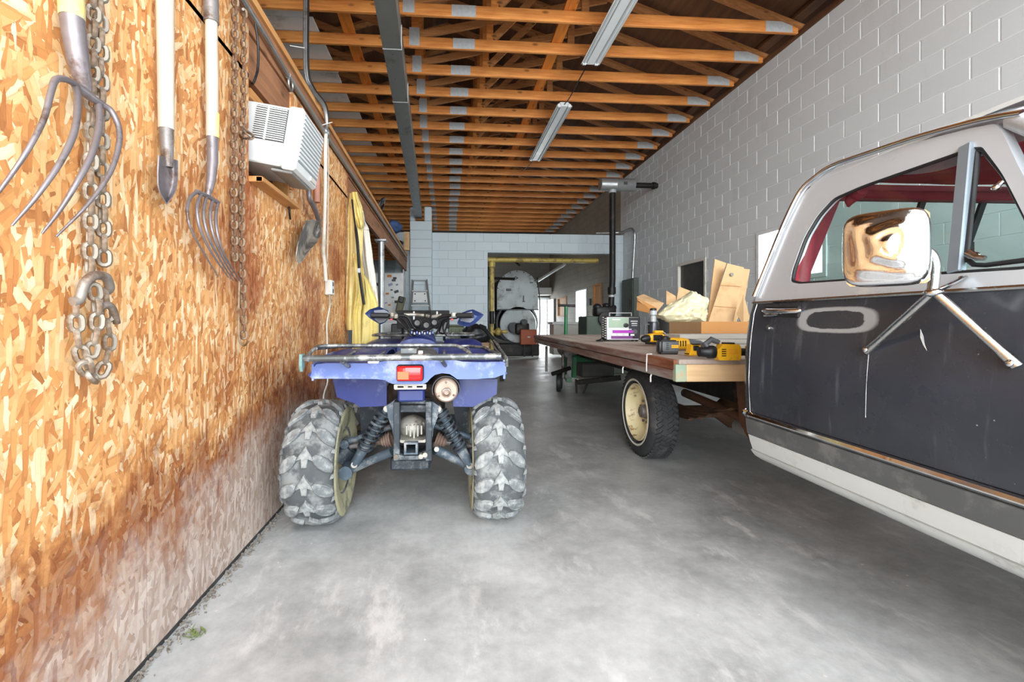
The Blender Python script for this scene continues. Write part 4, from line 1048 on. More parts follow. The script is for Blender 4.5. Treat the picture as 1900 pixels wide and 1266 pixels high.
# door handle and lock
p = tl(1450, 581); m = MB()
hd0, hd1 = tl(1420, 580, .004), tl(1484, 580, .004)
m = MB().bar(V(hd0.x+.004, hd0.y, hd0.z+.006), V(hd1.x+.004, hd1.y, hd1.z+.002), .05, .016, (1, 0, 0), .006); o_hb = m.build('handle_recess', M_['rubber'], **TB)
m = MB().tube([tl(1417, 577, .008), tl(1424, 578, .016), tl(1450, 578, .018), tl(1478, 577, .014), tl(1486, 576, .004)], [.008, .013, .011, .010, .007], 10)
m.tube([tl(1419, 586, .006), tl(1432, 584, .016), tl(1442, 583, .016)], [.006, .010, .006], 8); m.build('door_handle', M_['chrome'], smooth=50, **TB)
p = tl(1428, 609)
MB().cyl(p + V(.004, 0, 0), p + V(-.007, 0, 0), .0125, seg=16).cyl(p + V(-.006, 0, 0), p + V(-.010, 0, 0), .007, seg=12).build('door_lock', M_['dull_chrome'], smooth=40, **TB)
# chips and a run of pale paint on the door
sc = [tl(1708, 611), tl(1713, 624), tl(1716, 640), tl(1720, 651), tl(1713, 640), tl(1708, 626)]
MB().prism([p + V(-.0008, 0, 0) for p in sc], (.0015, 0, 0)).build('paint_chip', M_['t_white'], **TB)
rn = [tl(1612, 656), tl(1609, 690), tl(1607, 730), tl(1606, 775)]
MB().tube([p + V(.0004, 0, 0) for p in rn], .0012, 4).build('paint_run', M_['t_silver'], **TB)
# ---------------- towing mirror
def tdp(px, py, d): return TI @ pd(px, py, d)
J = tdp(1730, 545, 1.13)
M_['mirror_chrome'] = mat('pressed_chrome', (214, 216, 218), .07, 1, .03, 8, bmp=.5, bscale=9)
mc = tdp(1641, 461, 1.13); nrm = (Vector((0, 0, 0)) + (TI.to_3x3() @ Vector((-.80, -.60, .04)))).normalized()
ux = Vector((0, 0, 1)).cross(nrm).normalized(); ux = -ux if ux.y > 0 else ux; uz = Vector((.0, .0, 1))
hw, hh = .083, .094
def shell(u, v):
    a = 2*math.pi*u; c, s = math.cos(a), math.sin(a); n = 5.2
    k = (abs(c)**n + abs(s)**n)**(-1/n)
    if v < .25: r = 1.0; dep = -.026 + .03*(v/.25)
    elif v < .45: t_ = (v-.25)/.2; r = 1 - .10*t_*t_; dep = .004 + .012*math.sin(t_*math.pi/2)
    else: t_ = (v-.45)/.55; r = .9*(1-t_) + .001; dep = .016 + .022*(1-(1-t_)**1.5) + .0022*math.sin(t_*13 + 2.5*c + 1.2*s)*math.sin(t_*math.pi)
    return mc + ux*(hw*c*k*r) + uz*(hh*s*k*r) + nrm*dep
MB().grid(shell, 56, 22, 0, cu=True).build('mirror_shell', M_['mirror_chrome'], smooth=30, **TB)
MB().prism([mc - nrm*.026 + ux*(hw*.96*x) + uz*(hh*.96*z) for x, z in ((-1, -.9), (-.9, -1), (.9, -1), (1, -.9), (1, .9), (.9, 1), (-.9, 1), (-1, .9))], -nrm*.006).build('mirror_glass', M_['chrome'], **TB)
armp = bez([tdp(1698, 459, 1.14), tdp(1714, 462, 1.14), tdp(1729, 474, 1.135), tdp(1735, 495, 1.13), tdp(1733, 520, 1.13), tdp(1729, 548, 1.13)], 24)
MB().tube(armp, .0115, 12).build('mirror_arm', M_['dull_chrome'], smooth=60, **TB)
f1, f2, f3 = tl(1612, 649, .008), tl(1882, 674, .008), tl(1789, 517, .006)
J2 = tdp(1732, 543, 1.13)
def strut(a, b, nm):
    d = (b-a).normalized()
    MB().tube([a, a.lerp(b, .12), a.lerp(b, .82), a.lerp(b, .9), b + d*.008], [.009, .0105, .0105, .012, .013], 10, flat=None).build(nm, M_['dull_chrome'], smooth=60, **TB)
    MB().ball(b + V(-.012, 0, .0), (.006, .009, .009), 10, 8).build('strut_bolt', M_['chrome'], smooth=60, **TB)
strut(J2, f1, 'mirror_strut'); strut(J2 + V(.0, -.004, 0), f2, 'mirror_strut')
MB().bar(J2, f3, .022, .007, (1, 0, 0), .002).ball(f3 + V(-.008, 0, 0), (.005, .007, .007), 10, 8).build('mirror_bracket', M_['chrome'], smooth=50, **TB)
MB().ball(J2, (.02, .02, .012), 12, 8).build('mirror_pivot', M_['chrome'], smooth=60, **TB)

# ---------------- wheels
M_['rim_cream'] = mat('cream_steel_rim', (218, 206, 164), .45, 0, .08, 10, (128, 84, 46), 12, .28)
M_['tyre'] = mat('worn_tyre', (46, 47, 49), .75, 0, .15, 14, (74, 74, 74), 6, .35)
M_['whitewall'] = mat('whitewall', (206, 204, 192), .6, 0, .06)
def truck_wheel(x, y, out, R_=.345, wd=.215):
    prof = [(.215, .06), (.235, .012), (.262, 0), (.295, .004), (.32, .016), (.336, .036), (R_-.004, .060), (R_, wd/2), (R_-.004, wd-.060), (.336, wd-.036), (.31, wd-.012), (.262, wd), (.235, wd-.012), (.215, wd-.06)]
    org = V(x, y, R_-.003); ax = V(1, 0, 0) if out < 0 else V(-1, 0, 0)
    w_ = MB().lathe(prof, org, ax, 48, close=True).build('wheel', M_['tyre'], smooth=40, **TB)
    m = MB().lathe([(.242, .003), (.252, -.0015), (.258, .001)], org, ax, 48); m.build('whitewall_ring', M_['whitewall'], w_, smooth=40, local=True)
    MB().lathe([(.216, .06), (.222, .016), (.212, .010), (.204, .022), (.196, .060), (.190, .10), (.172, .118), (.120, .112), (.10, .095), (.062, .090), (.055, .10), (0, .10)], org, ax, 40).build('wheel_rim', M_['rim_cream'], w_, smooth=40, local=True)
    m = MB()
    for k in range(8):
        a = 2*math.pi*(k+.5)/8; c = org + ax*.093 + V(0, math.cos(a), math.sin(a))*.083
        m.cyl(c, c - ax*.016, .010, seg=6)
    m.build('lug_nuts', M_['iron'], w_, local=True)
    m = MB().lathe([(0, -.0), (.045, .0), (.052, .03), (.055, .09)], org + ax*.05, ax, 20); m.build('hub_cap', M_['iron'], w_, smooth=40, local=True)
    # tread blocks in chevron rows
    m = MB(); n = 54
    for k in range(n):
        for j, (xx, sk) in enumerate(((.045, .5), (.082, -.5), (.122, .5), (.160, -.5))):
            a = 2*math.pi*(k + (.5 if j % 2 else 0))/n
            rad = V(0, math.sin(a), math.cos(a)); tan = V(0, math.cos(a), -math.sin(a))
            Mx = Matrix(((ax.x, tan.x, rad.x, 0), (ax.y, tan.y, rad.y, 0), (ax.z, tan.z, rad.z, 0), (0, 0, 0, 1)))
            m._box(Matrix.Translation(org + ax*xx + rad*(R_-.001)) @ Mx @ Matrix.Rotation(sk, 4, 'Z') @ Matrix.Diagonal((.040, .022, .012, 1)))
    o = m.build('tread', M_['tyre'], w_, local=True); o['kind'] = 'stuff'
    return w_
truck_wheel(.105, 3.40, -1); truck_wheel(WT-.105, 3.40, 1)
truck_wheel(.06, -.95, -1); truck_wheel(WT-.06, -.95, 1)
# ---------------- chassis
M_['rust'] = mat('rusty_steel', (104, 74, 54), .85, .2, .25, 12, (66, 52, 44), 6, .4, .4, 70)
M_['chassis'] = mat('chassis_black', (38, 36, 35), .7, .2, .2, 6, (84, 64, 50), 5, .3)
for x in (.55, 1.38):
    MB().bb(x-.03, x+.03, -1.5, 7.0, .52, .68, .004).build('frame_rail', M_['chassis'], **TB)
    m = MB()
    for k in range(5):
        L = .72 - .12*k
        m.tube([(x-.12 if x < 1 else x+.12, 3.40 + L*s, .40 - .02*k + .10*(abs(L*s)/.72)**2) for s in (-1, -.6, -.2, .2, .6, 1)], .03, 4, flat=.3)
    m.build('leaf_spring', M_['rust'], **TB)
MB().tube([(.3, 3.4, .34), (.75, 3.4, .34), (.86, 3.4, .34), (.97, 3.4, .34), (1.08, 3.4, .34), (1.65, 3.4, .34)], [.045, .05, .13, .15, .06, .045], 16).build('rear_axle', M_['rust'], smooth=60, **TB)
MB().cyl((.97, 3.25, .36), (.97, .6, .50), .04).build('drive_shaft', M_['rust'], **TB)
MB().prism([(.42, 2.45, .70), (.42, 2.62, .70), (.42, 2.58, .44), (.42, 2.50, .36), (.42, 2.42, .44)], (.10, 0, 0)).prism([(.40, 2.30, .62), (.40, 2.50, .44), (.40, 2.44, .36), (.40, 2.22, .5)], (.06, 0, 0)).build('spring_hanger', M_['rust'], **TB)
MB().box((.40, 2.12, .46), (.22, .20, .22), (.1, .1, .2), .03).build('cab_mount', M_['rust'], **TB)
MB().tube(bez([(.62, 1.6, .42), (.62, 2.4, .40), (.60, 2.9, .42), (.56, 3.5, .47)], 16), .033, 12).build('exhaust_pipe', M_['rust'], smooth=60, **TB)
MB().cyl((.66, 2.95, .33), (.66, 2.62, .33), .055, seg=14).build('tail_pipe', mat('aluminised_pipe', (158, 158, 154), .5, .5, .1), smooth=50, **TB)
# ---------------- wooden flatbed
BX0, BX1, BY0, BY1, BZ = -.005, 2.05, 2.50, 7.20, .828
M_['deck'] = wood('deck_plank', (190, 174, 162), (146, 128, 118), 1, 1, rough=.75, grey=.55)
M_['rail_w'] = wood('maroon_rail', (150, 114, 102), (108, 78, 70), 1, 1, rough=.8, grey=.9, knots=False)
M_['rust_brd'] = wood('brown_rail', (142, 82, 48), (98, 52, 32), 1, 1, rough=.7, grey=.35, knots=False)
npl = 11; pw = (BX1-BX0)/npl
pm = MB().bb(-pw/2+.003, pw/2-.003, 0, BY1-BY0-.05, -.035, 0, .003).mesh('deck_plank'); pm.materials.append(M_['deck'])
for k in range(npl): inst('deck_plank', pm, truck, Matrix.Translation((BX0+pw*(k+.5), BY0+.045+rnd.uniform(-.006, .006), BZ+rnd.uniform(-.002, .002))))
MB().bb(BX0-.02, BX0+.02, 2.86, BY1, BZ-.055, BZ-.002, .004).build('side_board', M_['rail_w'], **TB)
MB().bb(BX0-.02, BX0+.02, BY0+.002, 2.855, BZ-.062, BZ-.002, .004).build('side_board', M_['rust_brd'], **TB)
MB().bb(BX0-.012, BX0+.05, BY0+.01, BY1, BZ-.125, BZ-.062, .004).build('lower_rail', M_['rail_w'], **TB)
MB().bb(BX0+.045, BX1, BY0-.02, BY0+.02, BZ-.128, BZ-.028, .004).build('front_board', wood('pale_pine', (226, 194, 152), (202, 164, 120), 0, .7), **TB)
MB().bb(BX0-.018, BX0+.045, BY0-.021, BY0+.02, BZ-.128, BZ-.028, .004).build('front_board_end', mat('pale_green_paint', (150, 172, 150), .7, 0, .12, 12, (176, 162, 130), 14, .4), **TB)
MB().bb(BX0, BX1, BY0-.022, BY0+.045, BZ-.028, BZ+.001, .003).build('front_trim', M_['deck'], **TB)
MB().bb(BX1-.03, BX1+.01, BY0, BY1, BZ-.125, BZ-.0, .004).build('far_rail', M_['rail_w'], **TB)
MB().bb(BX0, BX1, BY1-.02, BY1+.02, BZ-.125, BZ, .004).build('rear_board', M_['rail_w'], **TB)
cm = MB().bb(.05, BX1-.05, -.045, .045, BZ-.13, BZ-.04).mesh('cross_member'); cm.materials.append(M_['chassis'])
for k in range(10): inst('cross_member', cm, truck, Matrix.Translation((0, 2.75+.48*k, 0)))
for yy in (2.86,):
    MB().tube([(BX0+.01, yy, BZ+.004), (BX0-.024, yy, BZ+.004), (BX0-.026, yy, BZ-.05), (BX0-.026, yy, BZ-.11)], .004, 6).build('rope_hook', M_['off_white'], **TB)
for yy in (2.83, 3.32):
    MB().tube([(BX0+.0, yy, BZ-.11), (BX0-.012, yy, BZ-.14), (BX0-.012, yy, BZ-.175)], .005, 6).build('stake_hook', M_['off_white'], **TB)
MB().cyl((.45, 6.6, .62), (.45, 7.0, .62), .14, seg=18).build('hanging_can', M_['iron'], **TB)
MB().cyl((.12, 6.9, .66), (.12, 6.9, .26), .02).build('rear_jack_leg', M_['iron'], **TB)
# ================================================================== FOUR WHEELER
AO = V(-.215, 2.41, 0)
atv = thing('quad_bike', 'muddy blue four wheeler with knobbly tyres parked beside the strand board wall', 'quad bike', AO)
AI = WM[atv.name].inverted()
AB = dict(parent=atv, local=True)
def al(px, py, d): return AI @ pd(px, py, d)
def A8(x, y, d): return al(500 + x/2.813, 540 + y/2.813, d)     # points read off the close view of the rear
M_['mud_tyre_shaded'] = mat('muddy_tyre_shaded', (82, 86, 89), .8, 0, .25, 9, (136, 140, 140), 8, .45, .3, 60)  # muddy, and darkened between the lugs to imitate tread shading
M_['mud_lug_lit'] = mat('muddy_lug_lit', (112, 117, 120), .85, 0, .2, 14, (158, 162, 161), 11, .45, .3, 60)  # muddy too, set paler than the tyre so the lugs look lit
M_['mud_rim'] = mat('mud_caked_rim', (186, 182, 150), .8, 0, .14, 8, (128, 128, 112), 9, .4, .4, 40)
M_['blue'] = mat('blue_plastic', (32, 48, 112), .42, 0, .16, 4, (84, 98, 142), 7, .3)
M_['blue_fade'] = mat('sun_faded_blue_plastic', (92, 114, 178), .45, 0, .16, 5, (160, 174, 206), 5, .45)
M_['frame_blk'] = mat('dusty_frame', (44, 52, 60), .55, .2, .2, 12, (110, 118, 122), 10, .35)
M_['arm_grey'] = mat('dusty_arm', (74, 88, 100), .5, .3, .2, 14, (142, 146, 148), 9, .4)
M_['alu'] = mat('cast_aluminium', (164, 162, 154), .5, .5, .14, 16, (112, 104, 92), 10, .35, .3, 60)
M_['tan_muf'] = mat('heat_tanned_steel', (170, 150, 136), .5, .3, .1, 10, (126, 98, 82), 14, .3)
M_['rack'] = mat('worn_rack_tube', (92, 96, 98), .45, .5, .2, 18, (172, 174, 172), 14, .45)
def red_lens():
    m, nt, b, tc = newmat('red_tail_lens'); b.inputs['Base Color'].default_value = (*S(226, 24, 28), 1)
    b.inputs['Roughness'].default_value = .12; b.inputs['Subsurface Weight'].default_value = .25
    b.inputs['Subsurface Radius'].default_value = (.02, .004, .004); b.inputs['Subsurface Scale'].default_value = .02
    w_ = nt.nodes.new('ShaderNodeTexWave'); w_.inputs['Scale'].default_value = 26; nt.links.new(tc.outputs['Object'], w_.inputs[0])
    bump(nt, b, w_.outputs['Fac'], .06, .001); return m
M_['lens'] = red_lens()
def lug_mesh(poly, rf, h, nm):
    """poly in (x across, s along the circumference); raised block following the tread"""
    b = MB(); n = len(poly); cx_ = sum(p[0] for p in poly)/n; cs = sum(p[1] for p in poly)/n
    def pt(x, s, hh): r = rf(x) + hh; a = s/.31; return V(x, r*math.sin(a), r*math.cos(a))
    lo = [b.bm.verts.new(pt(x, s, -.006)) for x, s in poly]
    mid = [b.bm.verts.new(pt(cx_+(x-cx_)*.95, cs+(s-cs)*.95, h*.8)) for x, s in poly]
    hi = [b.bm.verts.new(pt(cx_+(x-cx_)*.80, cs+(s-cs)*.80, h)) for x, s in poly]
    for A, B in ((lo, mid), (mid, hi)):
        for i in range(n): b.bm.faces.new((A[i], A[(i+1) % n], B[(i+1) % n], B[i]))
    b.bm.faces.new(hi)
    me = b.mesh(nm); me.materials.append(M_['mud_lug_lit']); return me
def atv_wheel(x, y, R_, hw, side_, n=15, par=None):
    R0 = R_ - .016
    rf = lambda xx: R0 - .050*min(1.2, abs(xx)/hw)**3.4
    prof = [(.155, -hw*.80), (.20, -hw*.96), (.25, -hw*1.0), (rf(hw*.96)-.012, -hw*.97)] + [(rf(hw*q), hw*q) for q in (-.88, -.7, -.5, -.25, 0, .25, .5, .7, .88)] + [(rf(hw*.96)-.012, hw*.97), (.25, hw*1.0), (.20, hw*.96), (.155, hw*.80)]
    org = V(x, y, R_ - .004); W_ = MB().lathe(prof, org, (1, 0, 0), 48, close=True).build('wheel', M_['mud_tyre_shaded'], smooth=50, **AB)
    sd_ = -side_                                # rim: dish facing outwards, inner barrel towards the axle
    MB().lathe([(.156, -hw*.80), (.165, -hw*.84), (.158, -hw*.86), (.150, -hw*.78), (.140, -.05), (.13, .02), (.06, .03), (.05, .05), (0, .05)], org, (side_, 0, 0), 32).build('wheel_rim', M_['mud_rim'], W_, smooth=50, local=True)
    MB().lathe([(.156, hw*.80), (.165, hw*.84), (.150, hw*.78), (.14, .06), (.05, .04), (.045, .07), (0, .07)], org, (side_, 0, 0), 32).build('outer_rim', M_['mud_rim'], W_, smooth=50, local=True)
    MB().lathe([(.172, -hw*.90), (.20, -hw*.985), (.25, -hw*1.015), (.262, -hw*1.03), (.272, -hw*1.0), (.280, -hw*.985)], org, (side_, 0, 0), 48).build('sidewall_ridge', M_['mud_rim'], W_, smooth=50, local=True)
    k_ = hw/.133
    cen = [(0, .058), (.014, .034), (.034, .008), (.044, -.014), (.018, -.004), (.012, -.044), (-.012, -.044), (-.018, -.004), (-.044, -.014), (-.034, .008), (-.014, .034)]
    sdp = [(.034, -.040), (.040, -.014), (.060, .012), (.094, .034), (.122, .044), (.130, .024), (.124, -.004), (.104, -.030), (.074, -.046), (.048, -.050)]
    sdp = [(a, -s) for a, s in sdp][::-1]
    shp = [(.112, -.014), (.118, .012), (.1335, .012), (.1335, -.014)]
    mc_ = lug_mesh([(a*k_, s) for a, s in cen], rf, .017, 'tread_lug'); mr_ = lug_mesh([(a*k_, s) for a, s in sdp], rf, .019, 'tread_lug'); ml_ = lug_mesh([(-a*k_, s) for a, s in sdp][::-1], rf, .019, 'tread_lug')
    er = lug_mesh([(a*k_, s) for a, s in shp], rf, .018, 'shoulder_lug'); el = lug_mesh([(-a*k_, s) for a, s in shp][::-1], rf, .018, 'shoulder_lug')
    st = 2*math.pi/n
    for k in range(n):
        for me, ph in ((mc_, 0), (mr_, .25), (ml_, .25), (er, .72), (el, .72)):
            inst(me.name, me, W_, Matrix.Translation(org) @ Matrix.Rotation(st*(k+ph), 4, 'X'))
    return W_
atv_wheel(-.447, .02, .318, .131, -1); atv_wheel(.472, .02, .318, .131, 1)
atv_wheel(-.46, 1.27, .318, .105, -1, 15); atv_wheel(.46, 1.27, .318, .105, 1, 15)
# ---------------- rear fascia and fenders
yF = -.345; dF = 2.04
def fq(x, y): p = A8(x, y, dF); return (p.x, p.z)
low = [(218, 447), (228, 456), (300, 456), (460, 457), (560, 459), (604, 464), (622, 476), (642, 484), (700, 487), (800, 487), (822, 478), (840, 458), (862, 440), (900, 431), (940, 436), (962, 450), (980, 464), (1080, 465), (1180, 460), (1236, 440), (1243, 420)]
top = [(1241, 386), (1225, 374), (1120, 376), (1010, 372), (960, 362), (900, 352), (840, 356), (760, 358), (680, 356), (600, 366), (540, 376), (480, 377), (380, 376), (300, 376), (250, 382), (236, 398)]
fp = [fq(*p) for p in low + top]
MB().holed(fp[::-1], [], lambda x, z: V(x, yF - .03*math.cos((x-.04)*2.6) + .02, z), (0, .018, 0)).build('rear_fascia', M_['blue_fade'], smooth=30, **AB)
def fend(s):
    cx_ = .04
    def fn(u, v):
        x = cx_ + s*(.13 + .325*v); y = yF + .012 + .86*u
        z = .862 - .012*v + .045*math.sin(min(1, u*1.15)*math.pi)**1.0 - max(0, u-.62)**1.4*.75
        if v > .85: z -= (v-.85)*.30
        return V(x, y, z)
    return MB().grid(fn, 18, 10, .012)
fend(-1).build('rear_fender', M_['blue'], smooth=50, **AB); fend(1).build('rear_fender', M_['blue'], smooth=50, **AB)
def lip(s):                                      # rolled outer lip down the fender edge
    a = fq(220, 447) if s < 0 else fq(1243, 425); x = a[0]
    return MB().grid(lambda u, v: V(x - s*.004, yF + .01 + .8*u, .855 - .075*v + .03*math.sin(min(1, u*1.1)*math.pi) - max(0, u-.6)**1.4*.9), 14, 3, .010)
lip(-1).build('fender_edge', M_['blue_fade'], smooth=50, **AB); lip(1).build('fender_edge', M_['blue_fade'], smooth=50, **AB)
# inner mud guards behind the fascia
for (pts, nm) in (([(328, 452), (612, 460), (612, 600), (560, 604), (470, 606), (440, 585), (352, 556)], 'inner_guard'), ([(952, 462), (1190, 460), (1186, 540), (1062, 606), (960, 604)], 'inner_guard')):
    pp = [A8(x, y, 2.22) for x, y in pts]
    MB().prism(pp, (0, .02, 0)).build(nm, M_['blue'], **AB)
for (pts) in ([(470, 604), (600, 604), (590, 760), (480, 780)], [(960, 604), (1062, 604), (1062, 760), (980, 740)]):
    MB().prism([A8(x, y, 2.62) for x, y in pts], (0, .02, 0)).build('mud_flap', M_['frame_blk'], **AB)
p = A8(680, 545, 2.12); MB().box((.045, p.y, p.z), (.125, .03, .06), None, .008).build('rear_cover', M_['blue'], **AB)
# ---------------- tail lamp, plate bracket, muffler
p = A8(732, 431, 2.0)
MB().box((p.x, yF-.02, p.z), (.122, .05, .074), None, .012, 3).build('lamp_housing', M_['black'], smooth=40, **AB)
tl_ = MB().box((p.x, yF-.045, p.z), (.114, .03, .066), None, .010, 3).build('tail_lamp', M_['lens'], smooth=40, **AB)
MB().box((p.x-.028, yF-.0605, p.z-.008), (.05, .003, .036), None, .001).build('lamp_reflector', mat('amber_reflector', (236, 96, 40), .15), tl_, local=True)
p = A8(733, 503, 2.05); hw_ = .0355
brk = MB().holed([(-.074, -.008), (-.070, -.012), (.070, -.012), (.074, -.008), (.074, .009), (.07, .012), (-.07, .012), (-.074, .009)], [[(-.058, -.004), (-.03, -.004), (-.03, .004), (-.058, .004)], [(.03, -.004), (.058, -.004), (.058, .004), (.03, .004)], [(-.01, -.003), (.01, -.003), (.01, .003), (-.01, .003)]], lambda a, b: V(p.x+a, yF+.015, p.z+b), (0, .004, 0))
brk.build('plate_bracket', M_['alu'], **AB)
p = A8(922, 521, 2.06); mx, mz_ = p.x, p.z
MB().lathe([(0, 0), (.020, 0), (.021, -.004), (.046, -.006), (.050, -.002), (.054, .004), (.054, .03), (.056, .034), (.056, .42), (.045, .45), (0, .45)], (mx, yF+.0, mz_), (0, 1, 0), 32).build('muffler', M_['tan_muf'], smooth=35, **AB)
MB().lathe([(.021, .0), (.021, -.02), (.014, -.02), (.013, .02), (0, .02)], (mx+.002, yF-.004, mz_-.006), (0, 1, 0), 20).build('tail_pipe', M_['iron'], smooth=40, **AB)
MB().tube(arc((mx, yF+.06, mz_), .059, 20, 200, 16, (1, 0, 0), (0, 0, 1)), .006, 6).build('muffler_clamp', M_['black'], **AB)
for a in (90, 215, 330): MB().ball((mx+.040*math.cos(R(a)), yF-.008, mz_+.040*math.sin(R(a))), (.005, .004, .005), 8, 6).build('muffler_bolt', M_['iron'], **AB)
MB().grid(lambda u, v: V(mx + (.066+.006*v)*math.cos(R(-20+220*u)), yF + .02 + .3*v, mz_ + .066*math.sin(R(-20+220*u))), 18, 3, .004).build('heat_shield', M_['black'], smooth=50, **AB)
# ---------------- rear frame, gear case, hitch
def up(x, y0, y1, d, w_, dep, nm):
    a, b = A8(x, y0, d), A8(x, y1, d)
    MB().bar(a, b, w_, dep, (0, 1, 0), .003).build(nm, M_['frame_blk'], **AB)
up(666, 575, 880, 2.16, .030, .045, 'frame_upright'); up(832, 575, 880, 2.16, .030, .045, 'frame_upright')
for (pts) in ([(652, 572), (610, 600), (618, 660), (640, 720), (652, 800), (652, 880), (660, 880), (660, 572)], [(842, 572), (884, 600), (878, 660), (856, 720), (846, 800), (846, 870), (838, 870), (838, 572)]):
    MB().prism([A8(x, y, 2.19) for x, y in pts], (0, .05, 0)).build('side_plate', M_['arm_grey'], **AB)
for yy, h in ((578, .018), (606, .012), (622, .010)):
    a, b = A8(660, yy, 2.2), A8(838, yy, 2.2); MB().bar(a, b, h, .02, (0, 0, 1), .002).build('cross_tube', M_['frame_blk'], **AB)
MB().prism([A8(x, y, 2.48) for x, y in ((655, 560), (840, 560), (845, 900), (650, 900))], (0, .02, 0)).build('rear_engine_cover', M_['black'], **AB)
g = A8(745, 705, 2.28); m = MB().ball(g, (.075, .085, .055), 20, 12)
m.build('gear_case', M_['alu'], smooth=60, **AB)
for k in range(5): MB().box((g.x - .02 + .018*k, g.y-.072, g.z - .008 + .004*abs(k-2)), (.009, .04, .066 - .01*abs(k-2)), None, .002).build('case_fin', M_['alu'], **AB)
MB().prism([A8(x, y, 2.15) for x, y in ((650, 768), (690, 780), (800, 780), (838, 764), (842, 772), (812, 792), (690, 794), (648, 780))], (0, .10, 0)).build('hitch_plate', M_['alu'], **AB)
h0 = A8(738, 824, 2.11); m = MB()
m.holed([(-.032, -.028), (.032, -.028), (.032, .028), (-.032, .028)], [[(-.022, -.020), (.022, -.020), (.022, .020), (-.022, .020)]], lambda a, b: V(h0.x+a, h0.y, h0.z+b), (0, .14, 0)); m.build('hitch_receiver', M_['arm_grey'], **AB)
MB().prism([A8(x, y, 2.13) for x, y in ((648, 848), (700, 862), (790, 860), (842, 830), (838, 858), (838, 878), (780, 880), (720, 884), (650, 880))], (0, .16, 0)).build('skid_plate', M_['frame_blk'], **AB)
for x, y in ((872, 828), (660, 868), (812, 858), (790, 866)): MB().cyl(A8(x, y, 2.12), A8(x, y, 2.12) + V(0, .03, 0), .012, seg=8).build('frame_bolt', M_['alu'], **AB)
# ---------------- suspension
def shock(a, b, nm='shock_absorber'):
    d = (b-a); L = d.length; d.normalize(); u, v, _ = frame_z(d)
    sh = MB().tube([a, a + d*L*.16, a + d*L*.17, a + d*L*.66, a + d*L*.67, b], [.016, .018, .017, .017, .027, .024], 14).build(nm, M_['arm_grey'], smooth=50, **AB)
    n = 7; pts = []
    for i in range(n*14+1):
        t_ = i/(n*14); an = 2*math.pi*n*t_
        pts.append(a + d*(L*(.10 + .60*t_)) + u*(.034*math.cos(an)) + v*(.034*math.sin(an)))
    MB().tube(pts, .0068, 6).build('spring', M_['frame_blk'], sh, smooth=60, local=True)
    MB().cyl(a + d*L*.07, a + d*L*.10, .038, seg=16).build('spring_seat', M_['frame_blk'], sh, smooth=40, local=True)
    MB().cyl(a + d*L*.69, a + d*L*.715, .036, seg=16).build('spring_seat', M_['frame_blk'], sh, smooth=40, local=True)
    for q in (a, b): MB().cyl(q + V(0, -.022, 0), q + V(0, .022, 0), .016, seg=12).build('shock_eye', M_['alu'], sh, smooth=40, local=True)
shock(A8(614, 612, 2.22), A8(446, 902, 2.26)); shock(A8(880, 612, 2.22), A8(1044, 906, 2.26))
def arm(a, b, c, r, nm):
    MB().tube([a, a.lerp(b, .5), b], [r*1.15, r, r*1.2], 10).tube([c, c.lerp(b, .7), b + V(0, .02, 0)], r*.9, 10).cyl(b + V(0, -.04, 0), b + V(0, .05, 0), r*1.7, seg=12).build(nm, M_['arm_grey'], smooth=50, **AB)
arm(A8(640, 838, 2.24), A8(404, 940, 2.30), A8(648, 838, 2.62), .021, 'lower_arm'); arm(A8(872, 830, 2.24), A8(1052, 916, 2.30), A8(840, 830, 2.62), .021, 'lower_arm')
arm(A8(636, 708, 2.34), A8(398, 792, 2.38), A8(640, 708, 2.62), .014, 'upper_arm'); arm(A8(862, 702, 2.34), A8(1066, 770, 2.38), A8(850, 702, 2.62), .014, 'upper_arm')
for s, x0, x1, xe in ((-1, 636, 580, 420), (1, 868, 912, 1060)):
    a, b, e = A8(x0, 775, 2.36), A8(x1, 790, 2.36), A8(xe, 812, 2.40)
    MB().lathe([(.040, 0), (.044, .008), (.034, .014), (.038, .022), (.029, .028), (.032, .036), (.022, .042), (.024, .05), (.015, .06)], a, b-a, 16).build('axle_boot', mat('brown_boot', (128, 106, 94), .7, 0, .15, 12), smooth=50, **AB)
    MB().tube([b, e], .014, 10).build('half_shaft', M_['iron'], **AB)
    MB().tube([e, V(s*.36, e.y, .32)], [.05, .07], 14).build('wheel_hub', M_['frame_blk'], smooth=50, **AB)
# ---------------- rear rack
yR = -.43
bl, br_ = A8(185, 352, 1.95), A8(1236, 346, 1.95)
MB().tube([V(bl.x, yR, bl.z), V(br_.x-.02, yR, br_.z)], .0145, 12).build('rack_bar', M_['rack'], smooth=50, **AB)
MB().prism([V(bl.x, yR+a, bl.z+b) for a, b in ((-.02, .02), (.02, .02), (.018, -.035), (-.01, -.055), (-.02, -.03))], (-.012, 0, 0)).build('rack_end_plate', mat('teal_plate', (112, 146, 146), .6, .1, .15, 12), **AB)
def A6(x, y, d): return al(640 + x/5.9375, 540 + y/5.9375, d)
loop = bez([V(br_.x-.02, yR, br_.z), V(br_.x-.0, yR+.05, br_.z+.006), V(br_.x-.05, yR+.30, br_.z+.02), V(br_.x-.10, yR+.45, br_.z+.03)], 12)
zT = .935
lp = bez([V(-.40, yR+.02, .888), V(-.385, yR+.10, .925), V(-.34, yR+.14, zT), V(-.1, yR+.15, zT), V(.20, yR+.15, zT), V(.27, yR+.13, zT-.006), V(.315, yR+.06, .905), V(.33, yR+.02, .888)], 40)
MB().tube(lp, .0085, 8).build('rack_loop', M_['rack'], smooth=50, **AB)
MB().tube([V(-.38, yR+.1, .926), V(-.36, yR+.45, .915), V(-.30, yR+.62, .905), V(.34, yR+.62, .905), V(.42, yR+.45, .905), V(.46, yR+.08, .89), V(.44, yR, .885)], .0085, 8).build('rack_frame', M_['rack'], smooth=50, **AB)
